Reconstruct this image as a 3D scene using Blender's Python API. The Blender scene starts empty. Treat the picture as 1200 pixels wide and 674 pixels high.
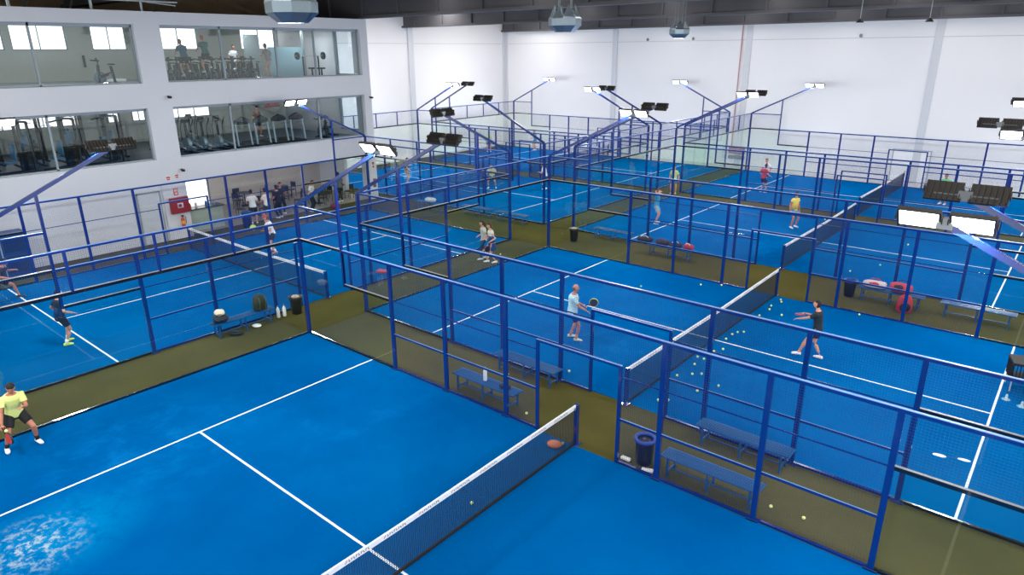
import bpy, math, random
from mathutils import Vector as V, Matrix
random.seed(7)
sc = bpy.context.scene
COL = sc.collection

# ---------------------------------------------------------------- camera
cam = bpy.data.cameras.new('camera'); cam.sensor_width = 36.0
cam.lens = 795.44 * 36 / 1200; cam.clip_end = 200; cam.clip_start = 0.05
co = bpy.data.objects.new('camera', cam); COL.objects.link(co)
RX = V((0.76534641, 0.64357584, -0.00741676)); RY = V((0.20615919, -0.25605029, -0.94442398)); RZ = V((-0.60970752, 0.72128245, -0.32864622))
M = Matrix((RX, -RY, -RZ)).transposed().to_4x4(); M.translation = V((7.366, -5.783, 8.223))
co.matrix_world = M; sc.camera = co
# ---------------------------------------------------------------- world, light, exposure
sc.view_settings.view_transform = 'Standard'; sc.view_settings.look = 'None'
sc.view_settings.exposure = 0.47; sc.view_settings.gamma = 1.0
sc.view_settings.use_curve_mapping = False
w = bpy.data.worlds.new('world'); sc.world = w; w.use_nodes = True
bg = w.node_tree.nodes['Background']; bg.inputs[0].default_value = (1.0, 0.985, 0.965, 1); bg.inputs[1].default_value = 1.18
FLOOD_W = 205.0          # watts of each pair of floodlights
ROOF_GLOW_E = 7.0             # emission of the roof lights and the added fill panel
sc.cycles.transparent_max_bounces = 40
sc.cycles.max_bounces = 6
sc.cycles.sample_clamp_indirect = 4

# ---------------------------------------------------------------- materials
def lin(h):
    h = h.lstrip('#'); r = []
    for i in (0, 2, 4):
        c = int(h[i:i+2], 16) / 255
        r.append(c / 12.92 if c <= 0.04045 else ((c + 0.055) / 1.055) ** 2.4)
    return (*r, 1)
MATS = {}
def mat(name, col, rough=0.6, metal=0.0, noise=0.06, scale=6.0, emit=None, es=0.0, spec=0.5, bump=0.0, bscale=200.0):
    if name in MATS: return MATS[name]
    m = bpy.data.materials.new(name); m.use_nodes = True; nt = m.node_tree
    b = nt.nodes['Principled BSDF']
    c = lin(col) if isinstance(col, str) else col
    b.inputs['Roughness'].default_value = rough; b.inputs['Metallic'].default_value = metal
    b.inputs['Specular IOR Level'].default_value = spec
    tc = nt.nodes.new('ShaderNodeTexCoord'); nz = nt.nodes.new('ShaderNodeTexNoise'); nz.inputs['Scale'].default_value = scale
    nz.inputs['Detail'].default_value = 3
    nt.links.new(tc.outputs['Object'], nz.inputs['Vector'])
    mx = nt.nodes.new('ShaderNodeMix'); mx.data_type = 'RGBA'
    nt.links.new(nz.outputs['Fac'], mx.inputs[0])
    mx.inputs[6].default_value = tuple(x * (1 - noise) for x in c[:3]) + (1,)
    mx.inputs[7].default_value = tuple(min(1, x * (1 + noise)) for x in c[:3]) + (1,)
    nt.links.new(mx.outputs[2], b.inputs['Base Color'])
    if emit:
        b.inputs['Emission Color'].default_value = lin(emit); b.inputs['Emission Strength'].default_value = es
    if bump:
        n2 = nt.nodes.new('ShaderNodeTexNoise'); n2.inputs['Scale'].default_value = bscale
        bp = nt.nodes.new('ShaderNodeBump'); bp.inputs['Strength'].default_value = bump; bp.inputs['Distance'].default_value = 0.01
        nt.links.new(tc.outputs['Object'], n2.inputs['Vector']); nt.links.new(n2.outputs['Fac'], bp.inputs['Height']); nt.links.new(bp.outputs[0], b.inputs['Normal'])
    MATS[name] = m; return m
def glassmat(name, tint, gloss=0.06, rough=0.02):
    m = bpy.data.materials.new(name); m.use_nodes = True; nt = m.node_tree
    for n in list(nt.nodes): nt.nodes.remove(n)
    o = nt.nodes.new('ShaderNodeOutputMaterial'); t = nt.nodes.new('ShaderNodeBsdfTransparent'); g = nt.nodes.new('ShaderNodeBsdfGlossy')
    t.inputs[0].default_value = lin(tint); g.inputs['Roughness'].default_value = rough; g.inputs[0].default_value = (0.9, 0.97, 1, 1)
    f = nt.nodes.new('ShaderNodeLayerWeight'); pw = nt.nodes.new('ShaderNodeMath'); pw.operation = 'POWER'; pw.inputs[1].default_value = 4.0
    nt.links.new(f.outputs['Facing'], pw.inputs[0])
    a = nt.nodes.new('ShaderNodeMath'); a.operation = 'MULTIPLY_ADD'; a.inputs[1].default_value = 0.55; a.inputs[2].default_value = gloss
    x = nt.nodes.new('ShaderNodeMixShader')
    nt.links.new(pw.outputs[0], a.inputs[0]); nt.links.new(a.outputs[0], x.inputs[0]); nt.links.new(t.outputs[0], x.inputs[1]); nt.links.new(g.outputs[0], x.inputs[2]); nt.links.new(x.outputs[0], o.inputs[0])
    MATS[name] = m; return m
BLUE = mat('blue_powder_coat', '#0a2a74', 0.16, spec=0.75)
BLUE.node_tree.nodes['Principled BSDF'].inputs['Coat Weight'].default_value = 0.8; BLUE.node_tree.nodes['Principled BSDF'].inputs['Coat Roughness'].default_value = 0.12
RAILTOP = mat('rail_top_sheen', '#658cc8', 0.35, spec=0.7)  # pale colour paints the light caught by rail tops
SEALTOP = mat('glass_rail_sheen', '#8b9092', 0.35, spec=0.7)  # grey colour paints the same sheen on the black glass rails
BLUE2 = mat('blue_bench_paint', '#0b4c84', 0.4)
BLACK = mat('black_seal', '#101318', 0.14, spec=0.8)
BLACK.node_tree.nodes['Principled BSDF'].inputs['Coat Weight'].default_value = 0.8
WIRE = mat('blue_wire', '#123a80', 0.5)
NETM = mat('net_cord', '#08172e', 0.8)
TAPE = mat('white_tape', '#e4e6ea', 0.6)
INK = mat('tape_ink', '#3a4048', 0.7); INKR = mat('tape_ink_red', '#c0604c', 0.7)
GLASS = glassmat('court_glass', '#fafdfb', 0.022)
WGLASS = glassmat('window_glass', '#f4f8f9', 0.03)
STEEL = mat('galvanised_steel', '#a4b0b8', 0.3, 0.85, noise=0.15, scale=3)
WALL = mat('white_wall_paint', '#e9e9ec', 0.7, noise=0.02, scale=0.4)
FAC = mat('facade_paint', '#cdd0d6', 0.75, noise=0.02, scale=0.4)
PANEL = mat('panel_joint_grey', '#b9bcc3', 0.8)  # grey of the thin panel seam lines on the walls
GIRD = mat('concrete_girder', '#545459', 0.85, noise=0.08, scale=0.7)
DECK = mat('roof_deck', '#7b6f60', 0.85, noise=0.12, scale=0.8)
LENS = mat('floodlight_lens', '#ffffff', 0.3, emit='#f4faff', es=9.0)
LAMPB = mat('floodlight_body', '#24221f', 0.5)
LAMPG = mat('floodlight_grey', '#767c80', 0.45, 0.4)
ROOF_GLOW = mat('roof_glow_panel', '#ffffff', 0.5, emit='#fff8f0', es=ROOF_GLOW_E)
DAYW = mat('daylight_window', '#ffffff', 0.5, emit='#fbf6f6', es=1.25)
FRAME = mat('grey_window_frame', '#8d99a2', 0.5)
RUBBER = mat('black_rubber', '#121417', 0.7)
DARKM = mat('dark_machine', '#10171d', 0.5)
SILV = mat('silver_plastic', '#9fb0ba', 0.4, 0.3)
SKIN = mat('skin', '#c98f74', 0.55); SKIN2 = mat('skin_tanned', '#a8705a', 0.55)
EYE = mat('eye_dark', '#22181a', 0.3); LIP = mat('lip', '#9a4a44', 0.5)
BALL = mat('ball_felt', '#e3ee9a', 0.85)

def turf(name, base, dark, stain=False, grid=None):
    m = bpy.data.materials.new(name); m.use_nodes = True; nt = m.node_tree; b = nt.nodes['Principled BSDF']
    b.inputs['Roughness'].default_value = 0.8; b.inputs['Specular IOR Level'].default_value = 0.0
    tc = nt.nodes.new('ShaderNodeTexCoord')
    n = nt.nodes.new('ShaderNodeTexNoise'); n.inputs['Scale'].default_value = 0.35; n.inputs['Detail'].default_value = 5
    nt.links.new(tc.outputs['Object'], n.inputs['Vector'])
    cr = nt.nodes.new('ShaderNodeValToRGB'); cr.color_ramp.elements[0].position = 0.36; cr.color_ramp.elements[1].position = 0.66
    cr.color_ramp.elements[0].color = lin(dark); cr.color_ramp.elements[1].color = lin(base)
    nt.links.new(n.outputs['Fac'], cr.inputs[0]); out = cr.outputs[0]
    if stain:      # pale silica sand lying on the worn turf
        def spot(cx, cy, rx, ry, lo, hi, colr, fac, sc_):
            nonlocal out
            mp = nt.nodes.new('ShaderNodeMapping'); mp.vector_type = 'POINT'
            mp.inputs['Location'].default_value = (-cx / rx, -cy / ry, 0); mp.inputs['Scale'].default_value = (1 / rx, 1 / ry, 0)
            nt.links.new(tc.outputs['Object'], mp.inputs[0])
            ln = nt.nodes.new('ShaderNodeVectorMath'); ln.operation = 'LENGTH'; nt.links.new(mp.outputs[0], ln.inputs[0])
            mr = nt.nodes.new('ShaderNodeMapRange'); mr.inputs[1].default_value = 0.2; mr.inputs[2].default_value = 1.0; mr.inputs[3].default_value = 1; mr.inputs[4].default_value = 0
            nt.links.new(ln.outputs['Value'], mr.inputs[0])
            s = nt.nodes.new('ShaderNodeTexNoise'); s.inputs['Scale'].default_value = sc_; s.inputs['Detail'].default_value = 8; s.inputs['Roughness'].default_value = 0.7
            nt.links.new(tc.outputs['Object'], s.inputs['Vector'])
            r2 = nt.nodes.new('ShaderNodeMapRange'); r2.inputs[1].default_value = lo; r2.inputs[2].default_value = hi
            nt.links.new(s.outputs['Fac'], r2.inputs[0])
            mu = nt.nodes.new('ShaderNodeMath'); mu.operation = 'MULTIPLY'; nt.links.new(mr.outputs[0], mu.inputs[0]); nt.links.new(r2.outputs[0], mu.inputs[1])
            m2 = nt.nodes.new('ShaderNodeMath'); m2.operation = 'MULTIPLY'; m2.inputs[1].default_value = fac; nt.links.new(mu.outputs[0], m2.inputs[0])
            mx = nt.nodes.new('ShaderNodeMix'); mx.data_type = 'RGBA'; nt.links.new(m2.outputs[0], mx.inputs[0]); nt.links.new(out, mx.inputs[6]); mx.inputs[7].default_value = lin(colr)
            out = mx.outputs[2]
        for a in stain: spot(*a)
    nt.links.new(out, b.inputs['Base Color'])
    n2 = nt.nodes.new('ShaderNodeTexNoise'); n2.inputs['Scale'].default_value = 120
    bp = nt.nodes.new('ShaderNodeBump'); bp.inputs['Strength'].default_value = 0.3; bp.inputs['Distance'].default_value = 0.01
    nt.links.new(tc.outputs['Object'], n2.inputs['Vector']); nt.links.new(n2.outputs['Fac'], bp.inputs['Height']); nt.links.new(bp.outputs[0], b.inputs['Normal'])
    MATS[name] = m; return m
TURF_A = turf('blue_turf_worn', '#005897', '#004e8b', stain=[(-5.5, -3.4, 1.5, 1.7, .25, .5, '#0078ae', .75, 3.0), (-5.5, -3.75, 1.05, 1.0, .49, .60, '#9fb0b4', .85, 6.0), (-7.3, -1.0, 3.0, 3.4, .48, .75, '#0a78ba', .5, 1.6), (-5.0, 2.5, 4.5, 3.0, .52, .78, '#0a70b4', .5, 1.0)])
TURF = turf('blue_turf', '#005d9d', '#005291', stain=[(-2, -2, 5, 3, .5, .78, '#1f7fc6', .35, 1.3)])
OLIVE = turf('olive_turf', '#57532f', '#494829')
PALE = mat('pale_concrete', '#b7bcbf', 0.6, noise=0.05)
LINE = mat('line_paint', '#dfe6f0', 0.7, noise=0.05, scale=20)

# ---------------------------------------------------------------- mesh helpers
class MB:
    def __init__(s): s.v = []; s.f = []
    def add(s, vs, fs):
        o = len(s.v); s.v += [tuple(x) for x in vs]; s.f += [tuple(i + o for i in f) for f in fs]; return s
    def box(s, x0, x1, y0, y1, z0, z1, bev=0):
        if x0 > x1: x0, x1 = x1, x0
        if y0 > y1: y0, y1 = y1, y0
        vs = [(x, y, z) for z in (z0, z1) for x, y in ((x0, y0), (x1, y0), (x1, y1), (x0, y1))]
        return s.add(vs, [(3, 2, 1, 0), (4, 5, 6, 7), (0, 1, 5, 4), (1, 2, 6, 5), (2, 3, 7, 6), (3, 0, 4, 7)])
    def beam(s, a, b, w, h=None, up=(0, 0, 1), caps=True):
        a = V(a); b = V(b); h = h or w; d = (b - a).normalized(); u = V(up)
        if abs(d.dot(u)) > 0.98: u = V((0, 1, 0))
        r = d.cross(u).normalized() * w / 2; t = r.cross(d).normalized() * h / 2
        vs = [p + sx * r + sz * t for p in (a, b) for sx, sz in ((-1, -1), (1, -1), (1, 1), (-1, 1))]
        fs = [(0, 1, 5, 4), (1, 2, 6, 5), (2, 3, 7, 6), (3, 0, 4, 7)]
        if caps: fs += [(3, 2, 1, 0), (4, 5, 6, 7)]
        return s.add(vs, fs)
    def loft(s, rings, n=12, cap=True, close=False):
        """rings: (centre, side vector, front vector)"""
        vs = []; fs = []
        for c, a, b in rings:
            for i in range(n):
                t = 2 * math.pi * i / n; vs.append(V(c) + V(a) * math.cos(t) + V(b) * math.sin(t))
        m = len(rings)
        for k in range(m - 1 + (1 if close else 0)):
            k2 = (k + 1) % m
            for i in range(n): j = (i + 1) % n; fs.append((k * n + i, k * n + j, k2 * n + j, k2 * n + i))
        if cap and not close: fs += [tuple(range(n))[::-1], tuple(range((m - 1) * n, m * n))]
        return s.add(vs, fs)
    def tube(s, pts, r, n=8, r2=None, cap=True):
        pts = [V(p) for p in pts]; m = len(pts); rad = r if isinstance(r, (list, tuple)) else [r] * m; rings = []
        for i, p in enumerate(pts):
            d = (pts[min(i + 1, m - 1)] - pts[max(i - 1, 0)]).normalized()
            u = V((0, 0, 1)) if abs(d.z) < 0.9 else V((0, 1, 0))
            a = d.cross(u).normalized(); b = a.cross(d).normalized(); rings.append((p, a * rad[i], b * rad[i]))
        return s.loft(rings, n, cap)
    def lathe(s, c, prof, n=20, ax='z'):
        c = V(c); A, B, Z = {'z': (V((1, 0, 0)), V((0, 1, 0)), V((0, 0, 1))), 'x': (V((0, 1, 0)), V((0, 0, 1)), V((1, 0, 0))), 'y': (V((0, 0, 1)), V((1, 0, 0)), V((0, 1, 0)))}[ax]
        return s.loft([(c + Z * z, A * r, B * r) for r, z in prof], n)
    def ball(s, c, rx, ry=None, rz=None, n=12, m=8, rot=None, fn=None):
        ry = ry or rx; rz = rz or rx; vs = [None]; c = V(c)
        vs = []; fs = []
        for j in range(m + 1):
            ph = math.pi * j / m
            for i in range(n):
                t = 2 * math.pi * i / n; d = V((math.sin(ph) * math.cos(t), math.sin(ph) * math.sin(t), math.cos(ph)))
                k = fn(d) if fn else V((1, 1, 1))
                p = V((d.x * rx * k.x, d.y * ry * k.y, d.z * rz * k.z))
                if rot: p = rot @ p
                vs.append(c + p)
        for j in range(m):
            for i in range(n): q = (i + 1) % n; fs.append((j * n + i, (j + 1) * n + i, (j + 1) * n + q, j * n + q))
        return s.add(vs, fs)
    def mesh(s, name, m, smooth=False):
        me = bpy.data.meshes.new(name); me.from_pydata(s.v, [], s.f); me.validate()
        if m: me.materials.append(m)
        if smooth: me.polygons.foreach_set('use_smooth', [True] * len(me.polygons))
        me.update(); return me
    def build(s, name, m, parent=None, smooth=False, bevel=0):
        o = bpy.data.objects.new(name, s.mesh(name, m, smooth)); COL.objects.link(o); o.parent = parent
        if bevel:
            b = o.modifiers.new('bevel', 'BEVEL'); b.width = bevel; b.segments = 2
        return o
def rigid(v): return V(v)
def empty(name, loc=(0, 0, 0), rz=0):
    o = bpy.data.objects.new(name, None); COL.objects.link(o); o.location = loc; o.rotation_euler.z = math.radians(rz); o.empty_display_size = 0.2; return o
def tag(o, label=None, cat=None, group=None, kind=None):
    if label: o['label'] = label
    if cat: o['category'] = cat
    if group: o['group'] = group
    if kind: o['kind'] = kind
    return o
def struct(o): o['kind'] = 'structure'; return o
def copy_tree(o, parent=None):
    c = o.copy(); COL.objects.link(c); c.parent = parent
    for ch in list(o.children): copy_tree(ch, c)
    return c
class Proto:
    """first use places the source itself, later uses place copies"""
    def __init__(s, o): s.o = o; s.used = False
    def put(s, loc, rz=0, label=None, cat=None, group=None, scale=None):
        c = copy_tree(s.o) if s.used else s.o; s.used = True
        c.location = loc; c.rotation_euler = (0, 0, math.radians(rz))
        if scale: c.scale = (scale,) * 3
        tag(c, label, cat, group); return c

# ---------------------------------------------------------------- the hall
def S(name, m, fn, parent=None):
    b = MB(); fn(b); o = b.build(name, m, parent); return struct(o) if parent is None else o
S('floor', OLIVE, lambda b: b.box(-34.6, 16, -12, 42.6, -0.3, 0))
S('floor', PALE, lambda b: (b.box(-35.6, 16, 42.6, 44.2, -0.3, 0), b.box(-35.6, -34.6, 19.8, 42.6, -0.3, 0)))
back = S('wall_back', WALL, lambda b: b.box(-35.6, 16, 44.0, 44.4, 0, 12.5))
def pil(b):
    for u in (-35.2, -23.6, -12.6, -0.95, 11): b.box(u - 0.22, u + 0.22, 43.9, 44.0, 0, 12.4)
S('trim_1', FAC, pil)
S('trim_2', PANEL, lambda b: (b.box(-35.5, 16, 43.985, 44.0, 8.85, 8.88), b.box(-35.32, -35.285, 20, 44, 8.85, 8.88)))
S('wall_far_left', WALL, lambda b: b.box(-35.7, -35.3, 19.8, 44.2, 0, 12.5))
S('trim_3', FAC, lambda b: (b.box(-35.3, -35.15, 32.2, 32.7, 0, 12.4), b.box(-35.3, -35.2, 43.6, 44, 0, 12.4)))

# building with the gym: pillars, floor bands, parapet
FU = -24.6
def facade(b):
    for v0, v1 in ((-4.5, -3.4), (7.4, 8.5), (19.25, 19.75)): b.box(FU - 0.4, FU, v0, v1, 0, 9.95)
    for v0, v1 in ((-3.4, 7.4), (8.5, 19.25)):
        b.box(FU - 0.4, FU, v0, v1, 2.62, 3.72); b.box(FU - 0.4, FU, v0, v1, 5.98, 7.03); b.box(FU - 0.4, FU, v0, v1, 9.42, 9.95)
    b.box(FU - 0.25, FU - 0.05, -3.4, 7.4, 0, 2.62)
    b.box(-4.5 + FU, FU - 0.4, -12, -11.6, 0, 0.01)
S('wall_left', FAC, facade)
def endwall(b):      # the building's end, with glazed openings next to the facade
    b.box(-35.6, -27.4, 19.5, 19.75, 0, 9.95); b.box(-25.65, FU - 0.4, 19.5, 19.75, 0, 9.95)
    for z0, z1 in ((2.62, 3.9), (5.9, 7.0), (9.45, 9.95)): b.box(-27.4, -25.65, 19.5, 19.75, z0, z1)
S('wall_gym_end', FAC, endwall)
GYMW = mat('gym_wall', '#b9bcb4', 0.8); GYMD = mat('gym_wall_dark', '#7d8a8c', 0.8); GYMF = mat('gym_floor', '#5b6b74', 0.35)
def gymback(b):
    wins = [(7.03, 9.5, [(-3, 4.9), (5.4, 7.6), (8.7, 10.4), (11.9, 14.3), (19.7, 19.9)], 8.48), (3.7, 6, [(-3, 7.5), (8.8, 9.4), (10, 10.6), (11.6, 14.4)], 4.75)]
    b.box(-33.4, -33.15, -12, 19.5, 0, 8.45); b.box(-33.4, -33.15, -12, 19.5, 9.62, 9.95)
    c = -12
    for a, d in ((-3, 4.9), (5.2, 7.6), (8.75, 10.45), (12.1, 14.35), (17.0, 19.4)):
        b.box(-33.4, -33.15, c, a, 8.45, 9.62); c = d
    b.box(-33.4, -33.15, c, 19.5, 8.45, 9.62)
S('wall_gym_back', GYMW, gymback)
S('wall_gym_partition', GYMD, lambda b: (b.box(-33.15, FU - .45, 7.6, 7.8, 0, 2.6), b.box(-33.15, -31.5, 11.3, 11.4, 7, 9.4), b.box(-33.1, FU - .4, -4.4, -4.2, 0, 9.9)))
S('floor_gym', GYMF, lambda b: (b.box(-33.15, FU - .4, -12, 19.5, 3.35, 3.62), b.box(-33.15, FU - .4, -12, 19.5, 6.7, 6.95)))
S('ceiling_gym', GYMW, lambda b: b.box(-33.4, FU - .4, -12, 19.5, 9.7, 9.9))
def gwin(i, v0, v1, z0, z1, u=-33.3, m=DAYW, nm=1):
    f = MB(); t = 0.05
    f.box(u, u + .1, v0, v0 + t, z0, z1); f.box(u, u + .1, v1 - t, v1, z0, z1); f.box(u, u + .1, v0, v1, z0, z0 + t); f.box(u, u + .1, v0, v1, z1 - t, z1)
    for k in range(1, nm + 1):
        c = v0 + (v1 - v0) * k / (nm + 1); f.box(u, u + .1, c - .02, c + .02, z0, z1)
    o = struct(f.build('window_%d' % i, FRAME)); MB().box(u + .02, u + .04, v0 + .03, v1 - .03, z0 + .03, z1 - .03).build('glass', m, o)
    return o
wi = 1
for v0, v1, nm in ((-3, 4.9, 4), (5.2, 7.6, 1), (8.75, 10.45, 1), (12.1, 14.35, 1), (17.0, 19.4, 1)):
    gwin(wi, v0, v1, 8.45, 9.62, nm=nm); wi += 1
for v0, v1, nm in ((-3, 7.5, 5), (8.75, 9.4, 1), (10.0, 10.7, 1), (11.6, 14.4, 2)):
    gwin(wi, v0, v1, 4.75, 5.35, u=-33.15, nm=nm); wi += 1
# glazing of the facade, and of the building's end
def fwin(i, v0, v1, z0, z1, ms):
    f = MB(); u0, u1 = FU - .3, FU - .2; t = .06
    f.box(u0, u1, v0, v0 + t, z0, z1); f.box(u0, u1, v1 - t, v1, z0, z1); f.box(u0, u1, v0, v1, z0, z0 + t); f.box(u0, u1, v0, v1, z1 - t * 2, z1)
    for c in ms: f.box(u0, u1, c - .04, c + .04, z0, z1)
    o = struct(f.build('window_%d' % i, FRAME)); MB().box(FU - .255, FU - .245, v0, v1, z0, z1).build('glass', WGLASS, o)
for a in ((-3.4, 7.4, 7.03, 9.42, (0.0, 3.6)), (8.5, 19.25, 7.03, 9.42, (11.3, 14.15, 16.4)), (-3.4, 7.4, 3.72, 5.98, (0, 3.55)), (8.5, 19.25, 3.72, 5.98, (11.3, 16.3))):
    fwin(wi, *a); wi += 1
for z0, z1 in ((7.0, 9.45), (3.9, 5.9)):
    f = MB(); f.box(-27.4, -27.3, 19.55, 19.7, z0, z1); f.box(-25.75, -25.65, 19.55, 19.7, z0, z1); f.box(-27.4, -25.65, 19.55, 19.7, z0, z0 + .08); f.box(-27.4, -25.65, 19.55, 19.7, z1 - .08, z1)
    o = struct(f.build('window_%d' % wi, FRAME)); MB().box(-27.3, -25.75, 19.62, 19.63, z0, z1).build('glass', WGLASS, o); wi += 1
# upper gym: glazed partition and blue-grey door bay
S('trim_4', mat('blue_grey_panel', '#8fb3c0', 0.4), lambda b: (b.box(-29.0, -28.95, 16.2, 18.4, 6.95, 8.55),))
S('trim_5', GYMD, lambda b: (b.box(-29.2, -29.1, 14.9, 15.8, 6.95, 9.2), b.box(-29, -28.9, 18.4, 18.55, 6.95, 9.6)))
# ceiling lamps added to light the gym floors and the cafe
def area(name, loc, sx, sy, e, col=(1, 1, 1), parent=None, rot=(0, 0, 0)):
    l = bpy.data.lights.new(name, 'AREA'); l.shape = 'RECTANGLE'; l.size = sx; l.size_y = sy; l.energy = e; l.color = col
    o = bpy.data.objects.new(name, l); COL.objects.link(o); o.location = loc; o.rotation_euler = rot; o.parent = parent; return o
k = 0
for z, vs, e in ((9.66, (1.5, 5.5, 10.5, 14.5, 18), 45), (6.6, (1.5, 5.5, 10.5, 14.5, 18), 11), (3.28, (10.5, 13.5, 17), 16)):
    for v in vs:
        r = empty('added_ceiling_lamp', (-28.6, v, z)); MB().box(-.65, .65, -.12, .12, -.02, .04).build('lamp_housing', SILV, r)
        MB().box(-.6, .6, -.09, .09, -.03, -.021).build('diffuser', mat('lamp_diffuser', '#ffffff', emit='#ffffff', es=4), r)
        area('fill_light', (0, 0, -.06), 1.1, .2, e, parent=r)
        tag(r, 'added slim ceiling lamp over the %s' % {9.66: 'upper gym floor', 6.6: 'lower gym floor', 3.28: 'ground floor cafe'}[z], 'ceiling lamp', 'added ceiling lamps inside the gym building')

# ceiling: three deep girders along the hall, ribbed deck with roof lights and an added fill panel
def girder(b, v, z=9.98):
    b.box(-35.6, 16, v - .28, v + .28, z, z + .14); b.box(-35.6, 16, v - .1, v + .1, z + .14, z + 1.15); b.box(-35.6, 16, v - .35, v + .35, z + 1.15, z + 1.3)
    u = -34.0
    while u < 15: b.box(u - .06, u + .06, v - .24, v + .24, z + .14, z + 1.15); u += 3.0
for i, (v, z) in enumerate(((8.0, 10.45), (20.0, 10.0), (32.0, 10.0), (43.7, 9.86))):
    S('trim_%d' % (6 + i), GIRD, lambda b: girder(b, v, z))
def deck(b):
    u = -36
    while u < 16:
        b.box(u, u + 1.4, -3, 44.2, 11.35, 11.5); u += 2.0
        if int(u) % 6 or u <= -19: b.box(u - .6, u, -3, 44.2, 11.42, 11.5)
    for v in range(-2, 44, 3): b.box(-36, 16, v - .07, v + .07, 11.15, 11.35)
S('ceiling', DECK, deck)
def slit(b):
    u = -36
    while u < 16:
        u += 2.0
        if not int(u) % 6 and u > -19: b.box(u - .6, u, -3, 44.2, 11.45, 11.47)
    b.box(-31.4, -29.5, 21, 42, 11.1, 11.12)  # unseen glowing panel added to brighten the far left and back walls
S('ceiling', ROOF_GLOW, slit)
UP = mat('tan_cladding', '#a8947a', 0.85, noise=.2, scale=.8)
S('wall_upper_left', UP, lambda b: (b.box(-33.6, -33.4, 2.2, 19.8, 9.9, 11.5), b.box(-33.6, -33.4, -12, -1, 9.9, 11.5), None))
# frames, pipes and cables above the gym building
def clutter(b):
    for v in (-1, 1.5, 4, 5.6, 9.0, 9.8): b.beam((-26, v, 9.95), (-27.2, v + .8, 11.2), .07)
    for v in (0.4, 3.3, 6.2, 8.2): b.beam((-25.4, v, 9.95), (-25.4, v, 11.3), .09)
    b.beam((-25.4, -8, 10.4), (-25.4, 9.8, 10.4), .06); b.tube([(-26.6, -8, 10.5), (-26.6, 9.8, 10.55)], .1); b.beam((-26, 3, 10.9), (-26, 10, 10.3), .05)
S('trim_12', STEEL, clutter)
# hanging air outlets
def air():
    r = empty('air_duct_outlet'); D = mat('duct_steel', '#7d8c96', 0.32, 0.8, noise=.1); D2 = mat('duct_steel_blue', '#4a6c84', 0.3, 0.7)
    b = MB(); P = [(V((0, 0, z)), V((w_, 0, 0)), V((0, w_, 0))) for z, w_ in ((0.0, .32), (.2, .55), (.42, .56), (.5, .5), (.56, .34))]
    b.loft(P, 8); b.build('outlet_head', D, r)
    b = MB()
    for i in range(8):          # pointed deflector plates standing round the rim
        t = math.pi / 4 * i + math.pi / 8; n = V((math.cos(t), math.sin(t), 0)); q = V((-n.y, n.x, 0)) * .2
        b.add([n * .5 + q + V((0, 0, .42)), n * .5 - q + V((0, 0, .42)), n * .36 + V((0, 0, .86)), n * .46 + q + V((0, 0, .42)), n * .46 - q + V((0, 0, .42))], [(0, 1, 2), (3, 2, 4), (0, 3, 4, 1), (0, 2, 3), (1, 4, 2)])
    b.build('deflector_plate', D, r)
    b = MB()
    for i in (0,): t = math.pi / 4 * i + math.pi / 8; n = V((math.cos(t), math.sin(t), 0)); q = V((-n.y, n.x, 0)); b.add([n * .315 + q * .1 + V((0, 0, .02)), n * .315 - q * .1 + V((0, 0, .02)), n * .53 - q * .18 + V((0, 0, .2)), n * .53 + q * .18 + V((0, 0, .2))], [(0, 1, 2, 3)])
    b.build('front_panel', D2, r)
    b = MB()
    for x, y in ((.2, .2), (-.2, .2), (.2, -.2), (-.2, -.2)): b.tube([(x, y, .5), (x, y, 2.4)], .012)
    b.build('hanger_rod', D, r)
    return Proto(r)
AIR = air()
AIR.put((-6.5, 3.3, 8.84), 12, 'large galvanised octagonal air outlet hanging at upper left, nearest of three', 'air outlet', 'hanging air outlets')
AIR.put((-6.95, 14.0, 8.82), 30, 'galvanised octagonal air outlet hanging above the middle court', 'air outlet', 'hanging air outlets')
AIR.put((-10.4, 29.0, 8.82), 5, 'small looking air outlet hanging farthest, in front of the back wall', 'air outlet', 'hanging air outlets')

# ---------------------------------------------------------------- courts
#            name, centre, rz, words used in labels
COURTS = [('A', 0, 0, 0, 'foreground court'), ('B', -.08, 12.39, 0, 'second court of the right row'), ('C', -1.0, 25.7, 0, 'third court of the right row'),
          ('F', -1.2, 37.3, 0, 'farthest right row court'), ('D', -17.33, 7.3, 90, 'court beside the gym building'), ('G', -22.9, 25.7, 0, 'left court past the gym corner'), ('H', -22.9, 37.3, 0, 'far left court at the back')]
for n, cx, cy, rz, words in COURTS:
    o = MB().box(-10, 10, -5, 5, 0.0, 0.015).build('floor', TURF_A if n == 'A' else TURF); struct(o)
    o.location = (cx, cy, 0); o.rotation_euler.z = math.radians(rz)
    l = MB()
    for s in (-1, 1): l.box(s * 6.95 - .025, s * 6.95 + .025, -5, 5, .015, .018)
    l.box(-6.925, 6.925, -.025, .025, .015, .018); l.build('line_marking', LINE, o)

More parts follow.
